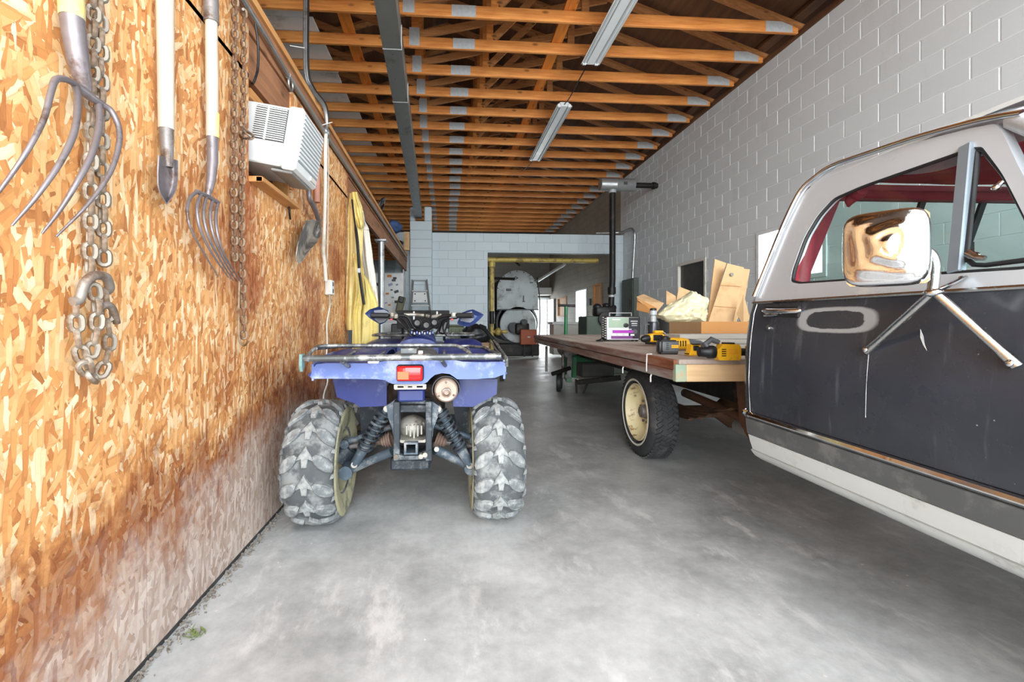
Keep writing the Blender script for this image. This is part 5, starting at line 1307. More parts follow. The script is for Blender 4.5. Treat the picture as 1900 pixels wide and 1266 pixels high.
for x in (-.25, -.1, .05, .2, .33): MB().tube([V(x, yR+.01, .886), V(x, yR+.60, .903)], .006, 6).build('rack_rod', M_['rack'], **AB)
for x in (-.245, .19): MB().tube([V(x, yR+.0, .878), V(x+.015, yR+.06, .85), V(x+.02, yR+.12, .84)], .009, 8).build('rack_leg', M_['rack'], smooth=50, **AB)
p = A6(695, 668, 2.06); MB().box((p.x, yR+.135, p.z), (.078, .012, .028), None, .003).build('rack_badge_plate', M_['rack'], **AB)
p = A6(826, 690, 2.04); MB().box((p.x, yR+.12, p.z), (.022, .004, .020), None, .001).build('warning_sticker', mat('warning_label', (226, 214, 200), .5, 0, .1, 60, (200, 70, 50), 90, .4), **AB)
p = A6(300, 788, 2.0); MB().box((p.x, yF-.0, p.z), (.05, .03, .016), (0, 0, .1), .004).build('worn_patch', M_['white_sheet'], **AB)
# right side brush bars towards the front
MB().tube(bez([A6(1640, 545, 2.9), A6(1690, 610, 2.6), A6(1745, 690, 2.2), A6(1775, 740, 2.0), A6(1782, 830, 2.0)], 16), .007, 6).tube(bez([A6(1610, 560, 2.9), A6(1660, 640, 2.5), A6(1725, 710, 2.2), A6(1755, 770, 2.02)], 12), .005, 6).build('side_guard_bar', M_['rack'], smooth=50, **AB)
# ---------------- seat, tank cover, engine block
def seatf(u, v):
    y = -.06 + .68*v; an = math.pi*u; w_ = .17 - .05*v
    return V(.03 - w_*math.cos(an), y, .80 + (.085 + .02*math.sin(v*3) - (.03*(1-v)))*math.sin(an)**.6)
MB().grid(seatf, 16, 14, .02).build('seat', mat('grey_seat_vinyl', (86, 90, 92), .55, 0, .12, 5, (132, 134, 134), 4, .35), smooth=50, **AB)
def hump(u, v):
    y = .56 + .34*v; an = math.pi*u; w_ = .135 - .02*v
    return V(.02 - w_*math.cos(an)*(1-.0*v), y, .80 + (.135 + .06*v)*math.sin(an)**.38)
MB().grid(hump, 18, 8, .01).prism([hump(i/18, 0) for i in range(19)], (0, .012, 0)).build('tank_cover', M_['blue'], smooth=40, **AB)
MB().box((.03, .62, .52), (.34, .9, .36), None, .05, 2).build('engine', M_['chassis'], **AB)
MB().box((.03, .3, .33), (.20, .9, .06), None, .01).build('belly_frame', M_['frame_blk'], **AB)
for s in (-1, 1): MB().box((.03+s*.30, .62, .36), (.20, .46, .03), None, .008).build('footrest', M_['frame_blk'], **AB)
# front fenders
def ff(s):
    def fn(u, v):
        y = .92 + .72*u; x = .03 + s*(.16 + .31*v)
        return V(x, y, .845 + .07*math.sin(u*math.pi)**.8 - .16*max(0, v-.8) - (.16*(1-u)**3))
    return MB().grid(fn, 14, 8, .012)
ff(-1).build('front_fender', M_['blue'], smooth=50, **AB); ff(1).build('front_fender', M_['blue'], smooth=50, **AB)
MB().box((.03, 1.35, .80), (.36, .62, .14), None, .05, 2).build('front_cowl', M_['blue'], smooth=40, **AB)
MB().tube([V(-.36, 1.1, .94), V(-.38, 1.62, .94), V(-.2, 1.72, .94), V(.26, 1.72, .94), V(.44, 1.62, .94), V(.42, 1.1, .94), V(.2, 1.04, .94), V(-.14, 1.04, .94)], .009, 8, closed=True).build('front_rack', M_['rack'], smooth=50, **AB)
for x in (-.2, -.05, .1, .25): MB().tube([V(x, 1.05, .945), V(x, 1.72, .945)], .006, 6).build('rack_rod', M_['rack'], **AB)
for s in (-1, 1): MB().tube([V(.03+s*.2, 1.6, .945), V(.03+s*.2, 1.66, .70), V(.03+s*.12, 1.72, .42)], .012, 8).build('front_bumper', M_['rack'], smooth=50, **AB)
# ---------------- handlebar, guards, gauges
dH = 3.02
HB = lambda x, y, d=dH: A6(x, y, d)
MB().tube(bez([HB(290, 268, 2.95), HB(470, 272, 3.0), HB(600, 270, 3.05), HB(690, 290, 3.08), HB(760, 400, 3.1), HB(840, 440, 3.1), HB(940, 410, 3.1), HB(1030, 300, 3.08), HB(1150, 270, 3.05), HB(1290, 270, 3.0), HB(1410, 275, 2.95)], 60), .011, 10).build('handlebar', M_['black'], smooth=50, **AB)
for a, b in ((285, 470), (1410, 1240)): MB().tube([HB(a, 270, 2.93), HB(b, 272, 2.97)], [.0185, .018], 14).build('grip', M_['rubber'], smooth=50, **AB)
def guard(pts, pts2):
    f_ = [HB(x, y, 3.10) for x, y in pts]; c = sum(f_, Vector())/len(f_)
    m = MB(); n = len(f_)
    B = [m.bm.verts.new(p) for p in f_]; I = [m.bm.verts.new(c.lerp(p, .55) + V(0, .05, 0)) for p in f_]
    for i in range(n): m.bm.faces.new((B[i], B[(i+1) % n], I[(i+1) % n], I[i]))
    m.bm.faces.new(I); bmesh.ops.solidify(m.bm, geom=list(m.bm.faces), thickness=.006)
    g_ = m.build('hand_guard', M_['blue_fade'], **AB)
    MB().prism([HB(x, y, 3.03) for x, y in pts2], (0, .012, 0)).build('guard_liner', mat('guard_grey', (112, 118, 130), .5), g_, local=True)
guard([(218, 250), (270, 205), (370, 172), (430, 195), (482, 222), (486, 300), (440, 350), (390, 372), (320, 330), (270, 300)], [(320, 215), (430, 205), (478, 232), (480, 300), (430, 345), (380, 355), (330, 320)])
guard([(1236, 360), (1250, 320), (1290, 240), (1350, 215), (1410, 203), (1480, 235), (1532, 262), (1500, 300), (1430, 365), (1360, 395), (1290, 388)], [(1270, 330), (1300, 250), (1400, 225), (1420, 320), (1380, 350)])
for x, y, r_ in ((795, 350, .030), (895, 375, .030), (985, 345, .028)):
    c = HB(x, y, 3.06); gg = MB().lathe([(r_*.62, .012), (r_*.78, .0), (r_, .004), (r_, .05), (0, .06)], c, V(0, 1, -.1), 20).build('gauge_pod', M_['black'], smooth=40, **AB)
    MB().lathe([(0, .014), (r_*.62, .012)], c, V(0, 1, -.1), 20).build('gauge_face', M_['dark_board'], gg, local=True)
for x, y in ((520, 262), (560, 280), (1195, 262)):
    MB().box(HB(x, y, 2.98), (.028, .03, .034), (0, 0, .2), .005).build('switch_block', M_['alu'], **AB)
for x in (510, 1180): MB().box(HB(x, 315, 2.97), (.02, .02, .012), None, .003).build('red_switch', mat('red_switch', (176, 60, 66), .5), **AB)
for x in (760, 1015): MB().bar(HB(x, 225, 3.12), HB(x, 320, 3.12), .012, .012, (0, 1, 0), .003).build('bar_clamp', M_['galv'], **AB)
MB().tube(bez([HB(650, 265, 3.1), HB(760, 262, 3.12), HB(860, 270, 3.14), HB(960, 285, 3.12), HB(1060, 270, 3.1)], 16), .013, 8).build('cross_brace', M_['alu'], smooth=50, **AB)
for k, pts in enumerate(([(590, 280), (660, 330), (720, 420), (760, 480), (800, 510)], [(560, 300), (640, 380), (690, 440), (730, 500)], [(480, 300), (590, 330), (670, 400), (720, 470), (740, 510)], [(880, 300), (890, 240), (950, 240), (930, 320)], [(1150, 280), (1060, 330), (1030, 420), (1000, 480)], [(1240, 300), (1120, 320), (1080, 400), (1120, 500)], [(1000, 420), (1060, 380), (1120, 300), (1090, 260)], [(620, 300), (700, 380), (770, 420), (860, 430)])):
    MB().tube(bez([HB(x, y, 3.02 + .01*k) for x, y in pts], 18), .006, 6).build('control_cable', M_['black'], smooth=60, **AB)
MB().box(HB(1085, 400, 3.12), (.05, .06, .10), (0, .3, 0), .012).build('brake_reservoir', M_['black'], **AB)
p0, p1 = A6(572, 213, 3.4), A6(1152, 330, 3.4)
MB().bb(p0.x, p1.x, p0.y, p0.y+.02, p1.z-.06, p0.z, .004).build('front_panel', mat('matt_black_panel', (12, 12, 13), .8), **AB)
MB().tube([V(p0.x+.04, p0.y+.02, p1.z-.05), V(p0.x+.04, 1.1, .90)], .01, 6).tube([V(p1.x-.04, p0.y+.02, p1.z-.05), V(p1.x-.04, 1.1, .90)], .01, 6).build('panel_stay', M_['black'], **AB)
for k in range(9):
    p = HB(735 + 29*k, 462 + (6 if k % 2 else -4), 2.98); MB().box(p, (.010, .02, .016), (0, 0, rnd.uniform(-.3, .3)), .002).build('fuse_tab', M_['galv'] if k % 2 else M_['blue_fade'], **AB)
# ================================================================== THINGS ON THE FLATBED
def bed(px, py): return pZ(px, py, .829)
def b6(x, y, d): return pd(980 + x/4.22, 440 + y/4.22, d)        # points read off a close view of the load
def b5(x, y, d): return pd(1080 + x/5.588, 560 + y/5.588, d)
M_['yel'] = mat('tool_yellow', (234, 176, 34), .4, 0, .08, 12, (190, 140, 40), 14, .2)
M_['t_grey'] = mat('tool_grey', (84, 88, 92), .5, 0, .12, 12)
M_['cb'] = mat('cardboard', (198, 164, 122), .85, 0, .07, 3, (178, 140, 98), 2.5, .35)
M_['cb_d'] = mat('cardboard_front', (196, 140, 84), .85, 0, .05, 3)
# --- booster charger
B = bed(1156, 634); Bx = B.x; By = B.y
t = thing('battery_charger', 'boxy battery charger with green and purple printed front and carry handle on the flatbed', 'charger', (Bx, By, .829), R(-4))
TB2 = dict(parent=t, local=True)
hw_, hh_, dp = .188, .275, .19
MB().bb(-hw_, hw_, 0, dp, .012, hh_, .018, 2).build('case', M_['black'], smooth=40, **TB2)
MB().bb(-hw_+.012, hw_-.02, -.004, .0, .02, hh_-.012, .002).build('front_plate', mat('charger_face', (206, 206, 212), .35, 0, .04), **TB2)
MB().bb(-hw_+.03, .06, -.006, -.0035, .15, hh_-.018).build('green_print', mat('print_green', (150, 172, 150), .4, 0, .1, 10), **TB2)
MB().bb(.06, hw_-.022, -.006, -.0035, .03, hh_-.016).build('black_print', mat('print_black', (44, 40, 52), .35, 0, .1, 10), **TB2)
MB().bb(-.115, .118, -.0075, -.005, .092, .122).build('purple_print', mat('print_purple', (168, 52, 176), .4, 0, .05), **TB2)
MB().bb(-.13, .10, -.0072, -.005, .030, .060).build('violet_print', mat('print_violet', (118, 62, 128), .4, 0, .1, 20), **TB2)
m = MB()
for (x0, x1, z0, z1) in [(-.12, -.03, .232, .242), (-.12, .09, .128, .136)] + [(-.12+.066*k, -.078+.066*k, .062, .082) for k in range(4)] + [(.08, .155, .215, .224), (.09, .15, .19, .20), (.09, .15, .17, .176)]: m.bb(x0, x1, -.009, -.007, z0, z1)
m.build('white_print', M_['white_enamel'], **TB2)['kind'] = 'stuff'
MB().cyl((.128, -.005, .108), (.128, -.009, .108), .024, seg=20).build('dial_print', M_['t_grey'], **TB2)
m = MB().ball((.03, -.006, .175), (.030, .003, .024), 12, 8); m.build('motor_print', M_['black'], smooth=60, **TB2)
m = MB()
for k in range(9): m.box((-hw_-.001, .02, .04+.026*k), (.006, .05, .012)).box((-hw_-.001, .10, .052+.026*k), (.006, .05, .012))
m.build('side_vents', M_['white_sheet'], **TB2)['kind'] = 'stuff'
MB().tube([(-.12, .09, hh_), (-.12, .09, hh_+.035), (.12, .09, hh_+.035), (.12, .09, hh_)], .007, 8).build('carry_handle', M_['galv'], smooth=50, **TB2)
for x in (-hw_+.03, hw_-.03): 
    for yy in (.03, dp-.03): MB().cyl((x, yy, 0), (x, yy, .014), .014, seg=10).build('foot', M_['rubber'], **TB2)
MB().tube(bez([(-hw_, .12, .03), (-hw_-.05, .09, .01), (-hw_-.09, .03, .008), (-hw_-.06, -.03, .008), (-hw_-.02, .0, .012)], 18), .008, 8).build('power_lead', M_['black'], smooth=60, **TB2)
# --- bin
B = bed(1236, 629)
t = thing('waste_bin', 'dark grey plastic bin standing behind the bottle jack on the flatbed', 'bin', (B.x, B.y, .829))
MB().lathe([(0, 0), (.078, 0), (.082, .006), (.098, .235), (.107, .238), (.107, .252), (.098, .254), (.094, .24), (.08, .012), (0, .012)], (0, 0, 0), (0, 0, 1), 32).build('bin_body', mat('dark_grey_plastic', (68, 72, 76), .5, 0, .06), t, 40, local=True)
# --- bottle jack
B = bed(1212, 639)
t = thing('bottle_jack', 'black bottle jack with silver neck standing among the yellow tools', 'jack', (B.x, B.y, .829))
LB = dict(parent=t, local=True)
MB().bb(-.06, .06, -.05, .05, 0, .022, .006).build('jack_base', M_['black_iron'], **LB)
MB().lathe([(.0, .02), (.052, .02), (.052, .20), (.046, .215), (.0, .215)], (0, 0, 0), (0, 0, 1), 28).build('jack_body', mat('smoked_black', (52, 54, 60), .25, .3, .1), smooth=40, **LB)
MB().lathe([(0, .21), (.026, .21), (.026, .27), (.02, .275), (.034, .28), (.034, .318), (.026, .325), (0, .325)], (0, 0, 0), (0, 0, 1), 20).build('jack_ram', M_['galv'], smooth=40, **LB)
MB().lathe([(0, .318), (.030, .318), (.030, .338), (.02, .344), (0, .344)], (0, 0, 0), (0, 0, 1), 20).build('saddle', M_['black'], smooth=40, **LB)
MB().tube(bez([(-.05, -.02, .19), (-.085, -.02, .18), (-.088, -.02, .06), (-.052, -.02, .04)], 18), .008, 8).build('side_handle', M_['t_grey'], smooth=50, **LB)
MB().tube(arc((.085, -.03, .09), .022, 0, 360, 16, (1, 0, 0), (0, 0, 1))[:-1], .005, 6, closed=True).build('pull_ring', M_['galv'], smooth=50, **LB)
# --- cordless tools
def mottled(nm, lab, px, py, rz=0, cat='power tool'):
    B = bed(px, py); return thing(nm, lab, cat, (B.x, B.y, .829), rz)
t = mottled('cordless_drill', 'yellow and black cordless drill lying behind the loose grey battery', 1216, 643, R(15)); LB = dict(parent=t, local=True)
MB().box((0, 0, .075), (.16, .075, .075), None, .022, 3).build('drill_body', M_['yel'], smooth=45, **LB)
MB().box((-.005, -.039, .078), (.10, .008, .05), None, .004).build('black_inlay', M_['black'], **LB)
MB().lathe([(0, 0), (.032, 0), (.034, .03), (.026, .06), (.012, .075), (0, .075)], (-.075, 0, .07), (-1, 0, -.1), 18).build('chuck', M_['black'], smooth=45, **LB)
MB().bar((.045, .01, .06), (.07, .05, .012), .042, .038, (0, 0, 1), .01).build('grip', M_['t_grey'], **LB)
MB().box((.02, -.012, .125), (.09, .05, .028), None, .010).build('top_shroud', M_['yel'], smooth=45, **LB)
t = mottled('battery_pack', 'loose grey battery pack with yellow label stripe on the flatbed corner', 1239, 657, R(-12), 'battery'); LB = dict(parent=t, local=True)
MB().box((0, 0, .05), (.128, .075, .07), None, .012, 2).build('battery_case', M_['t_grey'], smooth=40, **LB)
MB().box((-.052, 0, .048), (.03, .080, .082), None, .012, 2).build('battery_shoe', M_['black'], smooth=40, **LB)
MB().box((0, 0, .012), (.115, .07, .024), None, .006).build('battery_base', M_['black'], **LB)
MB().box((.036, -.0385, .052), (.046, .003, .020), None, .001).build('yellow_label', M_['yel'], **LB)
text_mesh('label_lettering', 'DEWALT', .0115, M_['black'], t, WM[t.name] @ Matrix.Translation((.036, -.0402, .052)) @ Matrix.Rotation(R(90), 4, 'X'), .0003)
for k in range(4): MB().box((-.012, -.0385, .034+.013*k), (.016, .003, .005)).build('charge_slot', M_['black'], **LB)
MB().box((0, 0, .088), (.10, .05, .012), None, .003).build('contact_rail', M_['black'], **LB)
t = mottled('angle_grinder', 'long yellow and grey grinder lying behind the loose battery', 1268, 651, R(4)); LB = dict(parent=t, local=True)
MB().tube([(-.13, 0, .055), (-.10, 0, .055), (-.02, 0, .052), (.03, 0, .050)], [.034, .044, .046, .040], 18).build('motor_body', M_['yel'], smooth=45, **LB)
for k in range(4): MB().box((-.07+.02*k, -.043, .056), (.008, .006, .04)).build('vent_slot', M_['black'], **LB)
MB().tube([(.028, 0, .05), (.06, 0, .052), (.13, .01, .05), (.16, .012, .045)], [.041, .036, .030, .022], 16).build('grey_grip', M_['t_grey'], smooth=45, **LB)
MB().lathe([(0, 0), (.03, 0), (.036, .012), (.036, .05), (.02, .06), (0, .06)], (-.15, 0, .05), (.1, 0, 1), 18).lathe([(0, -.01), (.05, -.008), (.05, -.002), (0, 0)], (-.15, 0, .02), (0, 0, 1), 24).build('gear_head', M_['black'], smooth=45, **LB)
t = mottled('battery_adapter', 'small yellow battery adapter with open black top between the grinder and the nailer', 1287, 660, R(6), 'battery'); LB = dict(parent=t, local=True)
MB().box((0, 0, .010), (.098, .06, .020), None, .006).build('adapter_base', M_['yel'], **LB)
MB().box((0, 0, .012), (.102, .05, .008), None, .003).build('adapter_rim', M_['black'], **LB)
MB().prism([(-.040, -.022, .02), (.040, -.022, .02), (.034, -.018, .072), (-.028, -.018, .072)], (0, .045, 0)).build('adapter_body', M_['yel'], **LB)
MB().box((.002, -.0225, .048), (.040, .004, .030), (R(-5), 0, 0), .004).build('adapter_window', M_['black'], **LB)
MB().box((0, -.02, .074), (.05, .03, .008), None, .002).build('adapter_latch', M_['black'], **LB)
t = mottled('cordless_nailer', 'yellow and black cordless nailer lying nearest the truck cab', 1346, 668, R(-4)); LB = dict(parent=t, local=True)
MB().prism([(-.05, -.035, .0), (.062, -.035, .0), (.07, -.035, .012), (.07, -.035, .075), (.058, -.035, .09), (-.03, -.035, .092), (-.05, -.035, .07), (-.064, -.035, .06), (-.064, -.035, .02)], (0, .06, 0)).build('nailer_body', M_['yel'], **LB)
for k in range(4): MB().box((-.028, -.036, .026+.012*k), (.024, .003, .005)).build('vent_slot', M_['black'], **LB)
MB().box((.025, -.036, .05), (.05, .003, .028), None, .001).build('rating_plate', mat('amber_label', (226, 160, 40), .4), **LB)
MB().box((.01, -.01, .094), (.06, .04, .012), None, .004).build('top_grip', M_['black'], **LB)
MB().lathe([(0, 0), (.034, 0), (.038, .01), (.038, .04), (.030, .05), (.028, .09), (0, .095)], (-.06, 0, .045), (-1, .05, 0), 18).build('nose_collar', M_['black'], smooth=45, **LB)
MB().tube([(-.09, 0, .06), (-.11, .01, .09), (-.07, .02, .115), (-.03, .01, .10)], [.016, .018, .018, .014], 12).build('trigger_loop', M_['t_grey'], smooth=45, **LB)
MB().cyl((.07, 0, .045), (.12, 0, .045), .022, seg=14).build('rear_spout', M_['black'], smooth=45, **LB)
MB().box((.135, 0, .045), (.02, .06, .07), None, .006).build('end_cap', M_['yel'], **LB)
# --- pale boards
B0 = bed(1262, 648); y0 = B0.y
M_['pale_brd'] = wood('pale_board', (206, 202, 194), (166, 160, 152), 0, .8, rough=.8, grey=.3, knots=False)
for k, nm in enumerate(('lowest', 'middle', 'topmost')):
    o = MB().box((2.32 + .03*k, y0 + .10 + .02*k, .829 + .019 + .0385*k), (1.1, .24, .037), (0, 0, R(-1.5 + 1.5*k)), .003).build('board', M_['pale_brd'])
    tag(o, f'weathered pale board on the flatbed, {nm} of the stack before the cardboard box', 'board', 'pale boards stacked on the flatbed')
# --- big carton with flaps, crumpled plastic and flattened cartons
d = 4.28
p0, p1 = b6(1140, 760, d), b6(1700, 760, d); xa, xb = p0.x + .02, p1.x
yA = y0 + .30; zb, zt = .829, 1.045
t = thing('open_carton', 'large open cardboard carton with flaps spread, behind the pale boards on the flatbed', 'box', ((xa+xb)/2, yA+.25, .829))
MB().bb(xa, xb, yA, yA+.006, zb, zt).build('front_panel', M_['cb_d'], t)
MB().bb(xa, xb, yA+.55, yA+.556, zb, zt).build('back_panel', M_['cb'], t)
MB().bb(xa, xa+.006, yA+.006, yA+.55, zb, zt).build('side_panel', M_['cb'], t); MB().bb(xb-.006, xb, yA+.006, yA+.55, zb, zt).build('side_panel', M_['cb'], t)
MB().bb(xa, xb, yA, yA+.55, zb, zb+.006).build('bottom_panel', M_['cb'], t)
def flap(pts, dd, nm='flap', mt='cb', par=None, dth=None):
    pp = [b6(x, y, d + k) for (x, y, k) in pts]
    n = (pp[1]-pp[0]).cross(pp[2]-pp[0]).normalized()
    return MB().prism(pp, n*.005)
flap([(1000, 600, .1), (1062, 520, .2), (905, 450, .5), (850, 470, .45), (860, 500, .3)], 0).build('flap', M_['cb'], t)
flap([(1000, 610, .05), (1010, 560, .1), (855, 478, .35), (850, 575, .3)], 0).build('flap', M_['cb_d'], t)
flap([(1082, 530, .62), (1082, 420, .66), (1156, 462, .64), (1160, 530, .6)], 0).build('flap', M_['cb'], t)
flap([(1160, 500, .6), (1182, 388, .7), (1296, 432, .68), (1300, 540, .6)], 0).build('flap', M_['cb'], t)
flap([(1690, 452, .12), (1738, 640, .05), (1690, 702, .0), (1636, 600, .1)], 0).build('flap', M_['cb'], t)
t = thing('plastic_bag', 'crumpled cream plastic bag stuffed in the open carton', 'bag', b6(1240, 640, d+.3))
ol = [(1000, 610), (1060, 560), (1120, 515), (1190, 480), (1250, 440), (1292, 412), (1340, 440), (1402, 478), (1416, 505), (1410, 600), (1400, 660), (1320, 670), (1220, 690), (1100, 670)]
cx_, cy_ = 1250, 590
import mathutils.noise as MN
def bagf(u, v):
    a = u*len(ol); i = int(a) % len(ol); f_ = a-int(a); p, q = ol[i], ol[(i+1) % len(ol)]
    x = p[0]+(q[0]-p[0])*f_; yv = p[1]+(q[1]-p[1])*f_; k = math.sin(min(1, v)*math.pi/2)
    P = b6(cx_+(x-cx_)*k, cy_+(yv-cy_)*k, d + .30 - .20*math.cos(v*math.pi/2))
    n = MN.noise(P*9) * .035 + abs(MN.noise(P*17 + V(3, 1, 2)))*-.045 + abs(MN.noise(P*34))*-.018
    return P + V(n*.3, -n, n*.4)
MB().grid(bagf, 84, 30, 0, cu=True).build('bag_film', mat('cream_plastic', (226, 222, 186), .3, 0, .06, 5), t, 80)
def sheet(nm, lab, pts, mt='cb', th_=.012, fold=None):
    pp = [b6(*p) for p in pts]; n = (pp[1]-pp[0]).cross(pp[2]-pp[0]).normalized()
    t = thing(nm, lab, 'cardboard', (pp[-1].x, pp[-1].y, .9), group='flattened cartons')
    MB().prism(pp, n*th_).build('carton_sheet', M_[mt], t)
    return t, pp, n
t, pp, n_ = sheet('flattened_carton', 'narrow flattened cardboard carton standing behind the plastic bag, left of the widest sheet', [(1462, 172, d+.5), (1552, 204, d+.5), (1440, 560, d+.34), (1424, 665, d+.3), (1402, 665, d+.3)])
t, pp, n_ = sheet('flattened_carton', 'widest flattened cardboard carton standing upright, with a round grey print', [(1560, 206, d+.32), (1690, 238, d+.32), (1660, 420, d+.27), (1606, 665, d+.2), (1412, 665, d+.2)])
fc = b6(1592, 294, d+.285)
MB().cyl(fc, fc + V(0, -.01, 0), .018, seg=18).build('round_print', mat('print_grey', (134, 134, 128), .8), t)
MB().tube([b6(1500, 374, d+.255), b6(1668, 388, d+.265)], .002, 4).tube([b6(1448, 540, d+.222), b6(1634, 556, d+.225)], .002, 4).build('crease', M_['cb_d'], t)['kind'] = 'stuff'
sheet('flattened_carton', 'flattened cardboard carton leaning behind the widest sheet, nearest the truck cab', [(1688, 248, d+.5), (1736, 254, d+.5), (1700, 470, d+.42), (1632, 665, d+.36), (1600, 665, d+.36)])

# ================================================================== CART, COMPRESSOR, PANEL
M_['green'] = mat('green_enamel', (28, 104, 62), .4, 0, .12, 8, (60, 82, 60), 8, .3)
def k7(x, y, d): return pd(980 + x/3.723, 540 + y/3.723, d)
g0 = k7(240, 700, 6.6)
t = thing('green_cart', 'green steel hand cart with tall tee handle under the end of the flatbed', 'cart', (g0.x+.1, g0.y, 0))
for s in (0, .26):
    c = V(g0.x - .06 + s*.35, g0.y + .02 + s, .145)
    w_ = MB().lathe([(.05, -.03), (.10, -.035), (.135, -.028), (.142, 0), (.135, .028), (.10, .035), (.05, .03)], c, (1, -.25, 0), 28).build('cart_wheel', M_['rubber'], t, 40)
    MB().lathe([(0, -.036), (.03, -.036), (.04, -.02), (.055, -.03), (.055, .03), (.04, .02), (.03, .036), (0, .036)], c, (1, -.25, 0), 18).build('wheel_hub', M_['iron'], w_, 40)
a = k7(310, 470, 6.55); b = k7(455, 470, 6.75)
m = MB().bar(a, b + V(.15, .1, 0), .055, .10, (0, 0, 1), .006); m.build('top_beam', M_['green'], t)
MB().bar(a + V(.02, 0, .03), k7(315, 600, 6.55), .06, .075, (0, 1, 0), .006).build('upright', M_['green'], t)
c = k7(470, 545, 6.7); MB().box((c.x, c.y+.1, c.z), (.50, .34, .21), (0, 0, .1), .02).build('motor_box', mat('grimy_box', (92, 92, 88), .7, .2, .2, 5), t)
MB().tube([k7(165, 575, 6.4), k7(290, 532, 6.5)], .03, 10).build('tongue', M_['black_iron'], t, 50)
MB().tube([k7(240, 440, 6.6), k7(242, 600, 6.6)], .022, 8).build('prop', M_['iron'], t, 50)
for p, q in (((330, 610), (335, 718)), ((410, 640), (375, 718))): MB().tube([k7(*p, 6.5), k7(*q, 6.5)], .014, 8).build('stand_leg', M_['black_iron'], t)
MB().bar(k7(340, 632, 6.45), k7(640, 600, 6.2), .05, .07, (0, 0, 1), .004).build('draw_bar', M_['black_iron'], t)
q0, q1 = k7(256, 300, 7.5), k7(262, 108, 7.5)
MB().tube([V(q0.x, q0.y, .12), q1], .030, 12).build('handle_pole', M_['green'], t, 50)
MB().tube([k7(207, 99, 7.5), k7(326, 103, 7.5)], .022, 10).build('tee_grip', M_['black_iron'], t, 50)
MB().bar(V(q0.x, q0.y, .14), (g0.x+.12, g0.y+.1, .16), .08, .06, (0, 0, 1), .004).build('chassis_bar', M_['green'], t)
# machine at the foot of the stack
p0, p1 = b6(476, 620, 8.75), b6(596, 750, 8.75)
t = thing('engine_set', 'green machine cabinet with a black engine and pulley at the foot of the black stack', 'engine', ((p0.x+p1.x)/2+.2, 9.0, 0))
ez = p0.z
MB().bb(p0.x, 3.62, 8.72, 9.3, 0, ez, .012).build('cabinet', mat('dark_green_cabinet', (70, 84, 72), .5, .1, .15, 5), t)
MB().box((3.2, 8.95, ez+.10), (.42, .34, .20), None, .05, 2).build('engine_block', M_['black_iron'], t, 40)
for x, z, r_ in ((3.04, .19, .09), (3.22, .22, .07), (3.36, .18, .08)): MB().ball((x, 8.9, ez+z), (r_, .1, r_*.8), 12, 8).build('engine_head', M_['black'], t, 50)
MB().lathe([(0, -.02), (.05, -.02), (.13, -.025), (.15, -.02), (.15, .02), (.13, .025), (.05, .02), (0, .02)], (3.14, 8.66, ez-.06), (0, 1, 0), 28).build('pulley', M_['black_iron'], t, 40)
# electrical panel and conduit on the cross wall
p0, p1 = pY(1158, 522, YB), pY(1180, 590, YB)
t = thing('fuse_box', 'grey green electrical box on the block wall next to the cross wall corner', 'fuse box', (4.2, 10.1, p1.z))
PZ0, PZ1 = p1.z-.05, p0.z
MB().bb(XR-.12, XR-.002, 9.78, 10.45, PZ0, PZ1, .008).build('panel_box', mat('panel_green', (78, 86, 78), .5, .2, .1, 4), t)
MB().bb(XR-.135, XR-.12, 9.81, 10.42, PZ0+.04, PZ1-.04, .003).build('panel_door', mat('panel_green', (86, 94, 86), .5, .2, .1, 4), t)
MB().bb(XR-.155, XR-.135, 9.9, 9.94, PZ0+.3, PZ0+.48, .003).build('panel_lever', M_['black'], t)
o = MB().tube(bez([(XR-.05, 10.0, PZ1+.01), (XR-.045, 9.97, PZ1+.35), (XR-.04, 9.9, PZ1+.9), (XR-.05, 9.92, 3.10), (XR-.06, 10.1, 3.20), (XR-.10, 10.55, 3.20), (3.85, 10.62, 3.19), (3.6, 10.64, 3.185)], 40), .022, 10).build('conduit', M_['galv_pipe']); tag(o, 'galvanised conduit rising from the electrical panel and along the cross wall top', 'conduit')
# ================================================================== BOILER ROOM
bx, by, br = 2.17, 13.7, .64
t = thing('steam_boiler', 'large grey boiler with domed front plate in the room behind the cross wall', 'boiler', (bx, by, 0))
zc, zl = 1.98, 1.42
M_['boil'] = mat('boiler_grey', (176, 184, 186), .5, .1, .06, 2, (128, 130, 126), 2.4, .35)
M_['boil_d'] = mat('boiler_shell', (84, 88, 88), .6, .1, .12, 3)
dome = [(bx-br, zl)] + [(bx - br*math.cos(R(a)), zc + br*math.sin(R(a))) for a in range(0, 181, 9)] + [(bx+br, zl)]
MB().prism([V(x, by, z) for x, z in dome], (0, .06, 0)).build('dome_plate', M_['boil'], t)
MB().lathe([(0, 0), (.55, 0), (.57, .02), (.57, .08), (0, .08)], (bx+.02, by, .94), (0, 1, 0), 40).build('furnace_door', M_['boil'], t, 35)
MB().lathe([(.60, .1), (.66, .12), (.66, 3.2), (0, 3.2)], (bx, by, 1.0), (0, 1, 0), 40).prism([V(bx + (x-bx)*.98, by+.06, z) for x, z in dome], (0, 3.0, 0)).build('boiler_shell', M_['boil_d'], t, 35)
MB().bb(bx-.66, bx+.66, by-.05, by+.01, zl-.035, zl).build('dome_flange', M_['boil_d'], t)
for a in range(8, 180, 20): MB().box((bx - (br-.02)*math.cos(R(a)), by-.01, zc + (br-.035)*math.sin(R(a))), (.03, .03, .03), (0, -R(a), 0), .005).build('clamp', M_['black_iron'], t)
MB().prism([V(bx-.06+x, by-.008, 2.38+z) for x, z in ((-.09, 0), (0, -.045), (.09, 0), (0, .045))], (0, .008, 0)).build('maker_badge', M_['black_iron'], t)
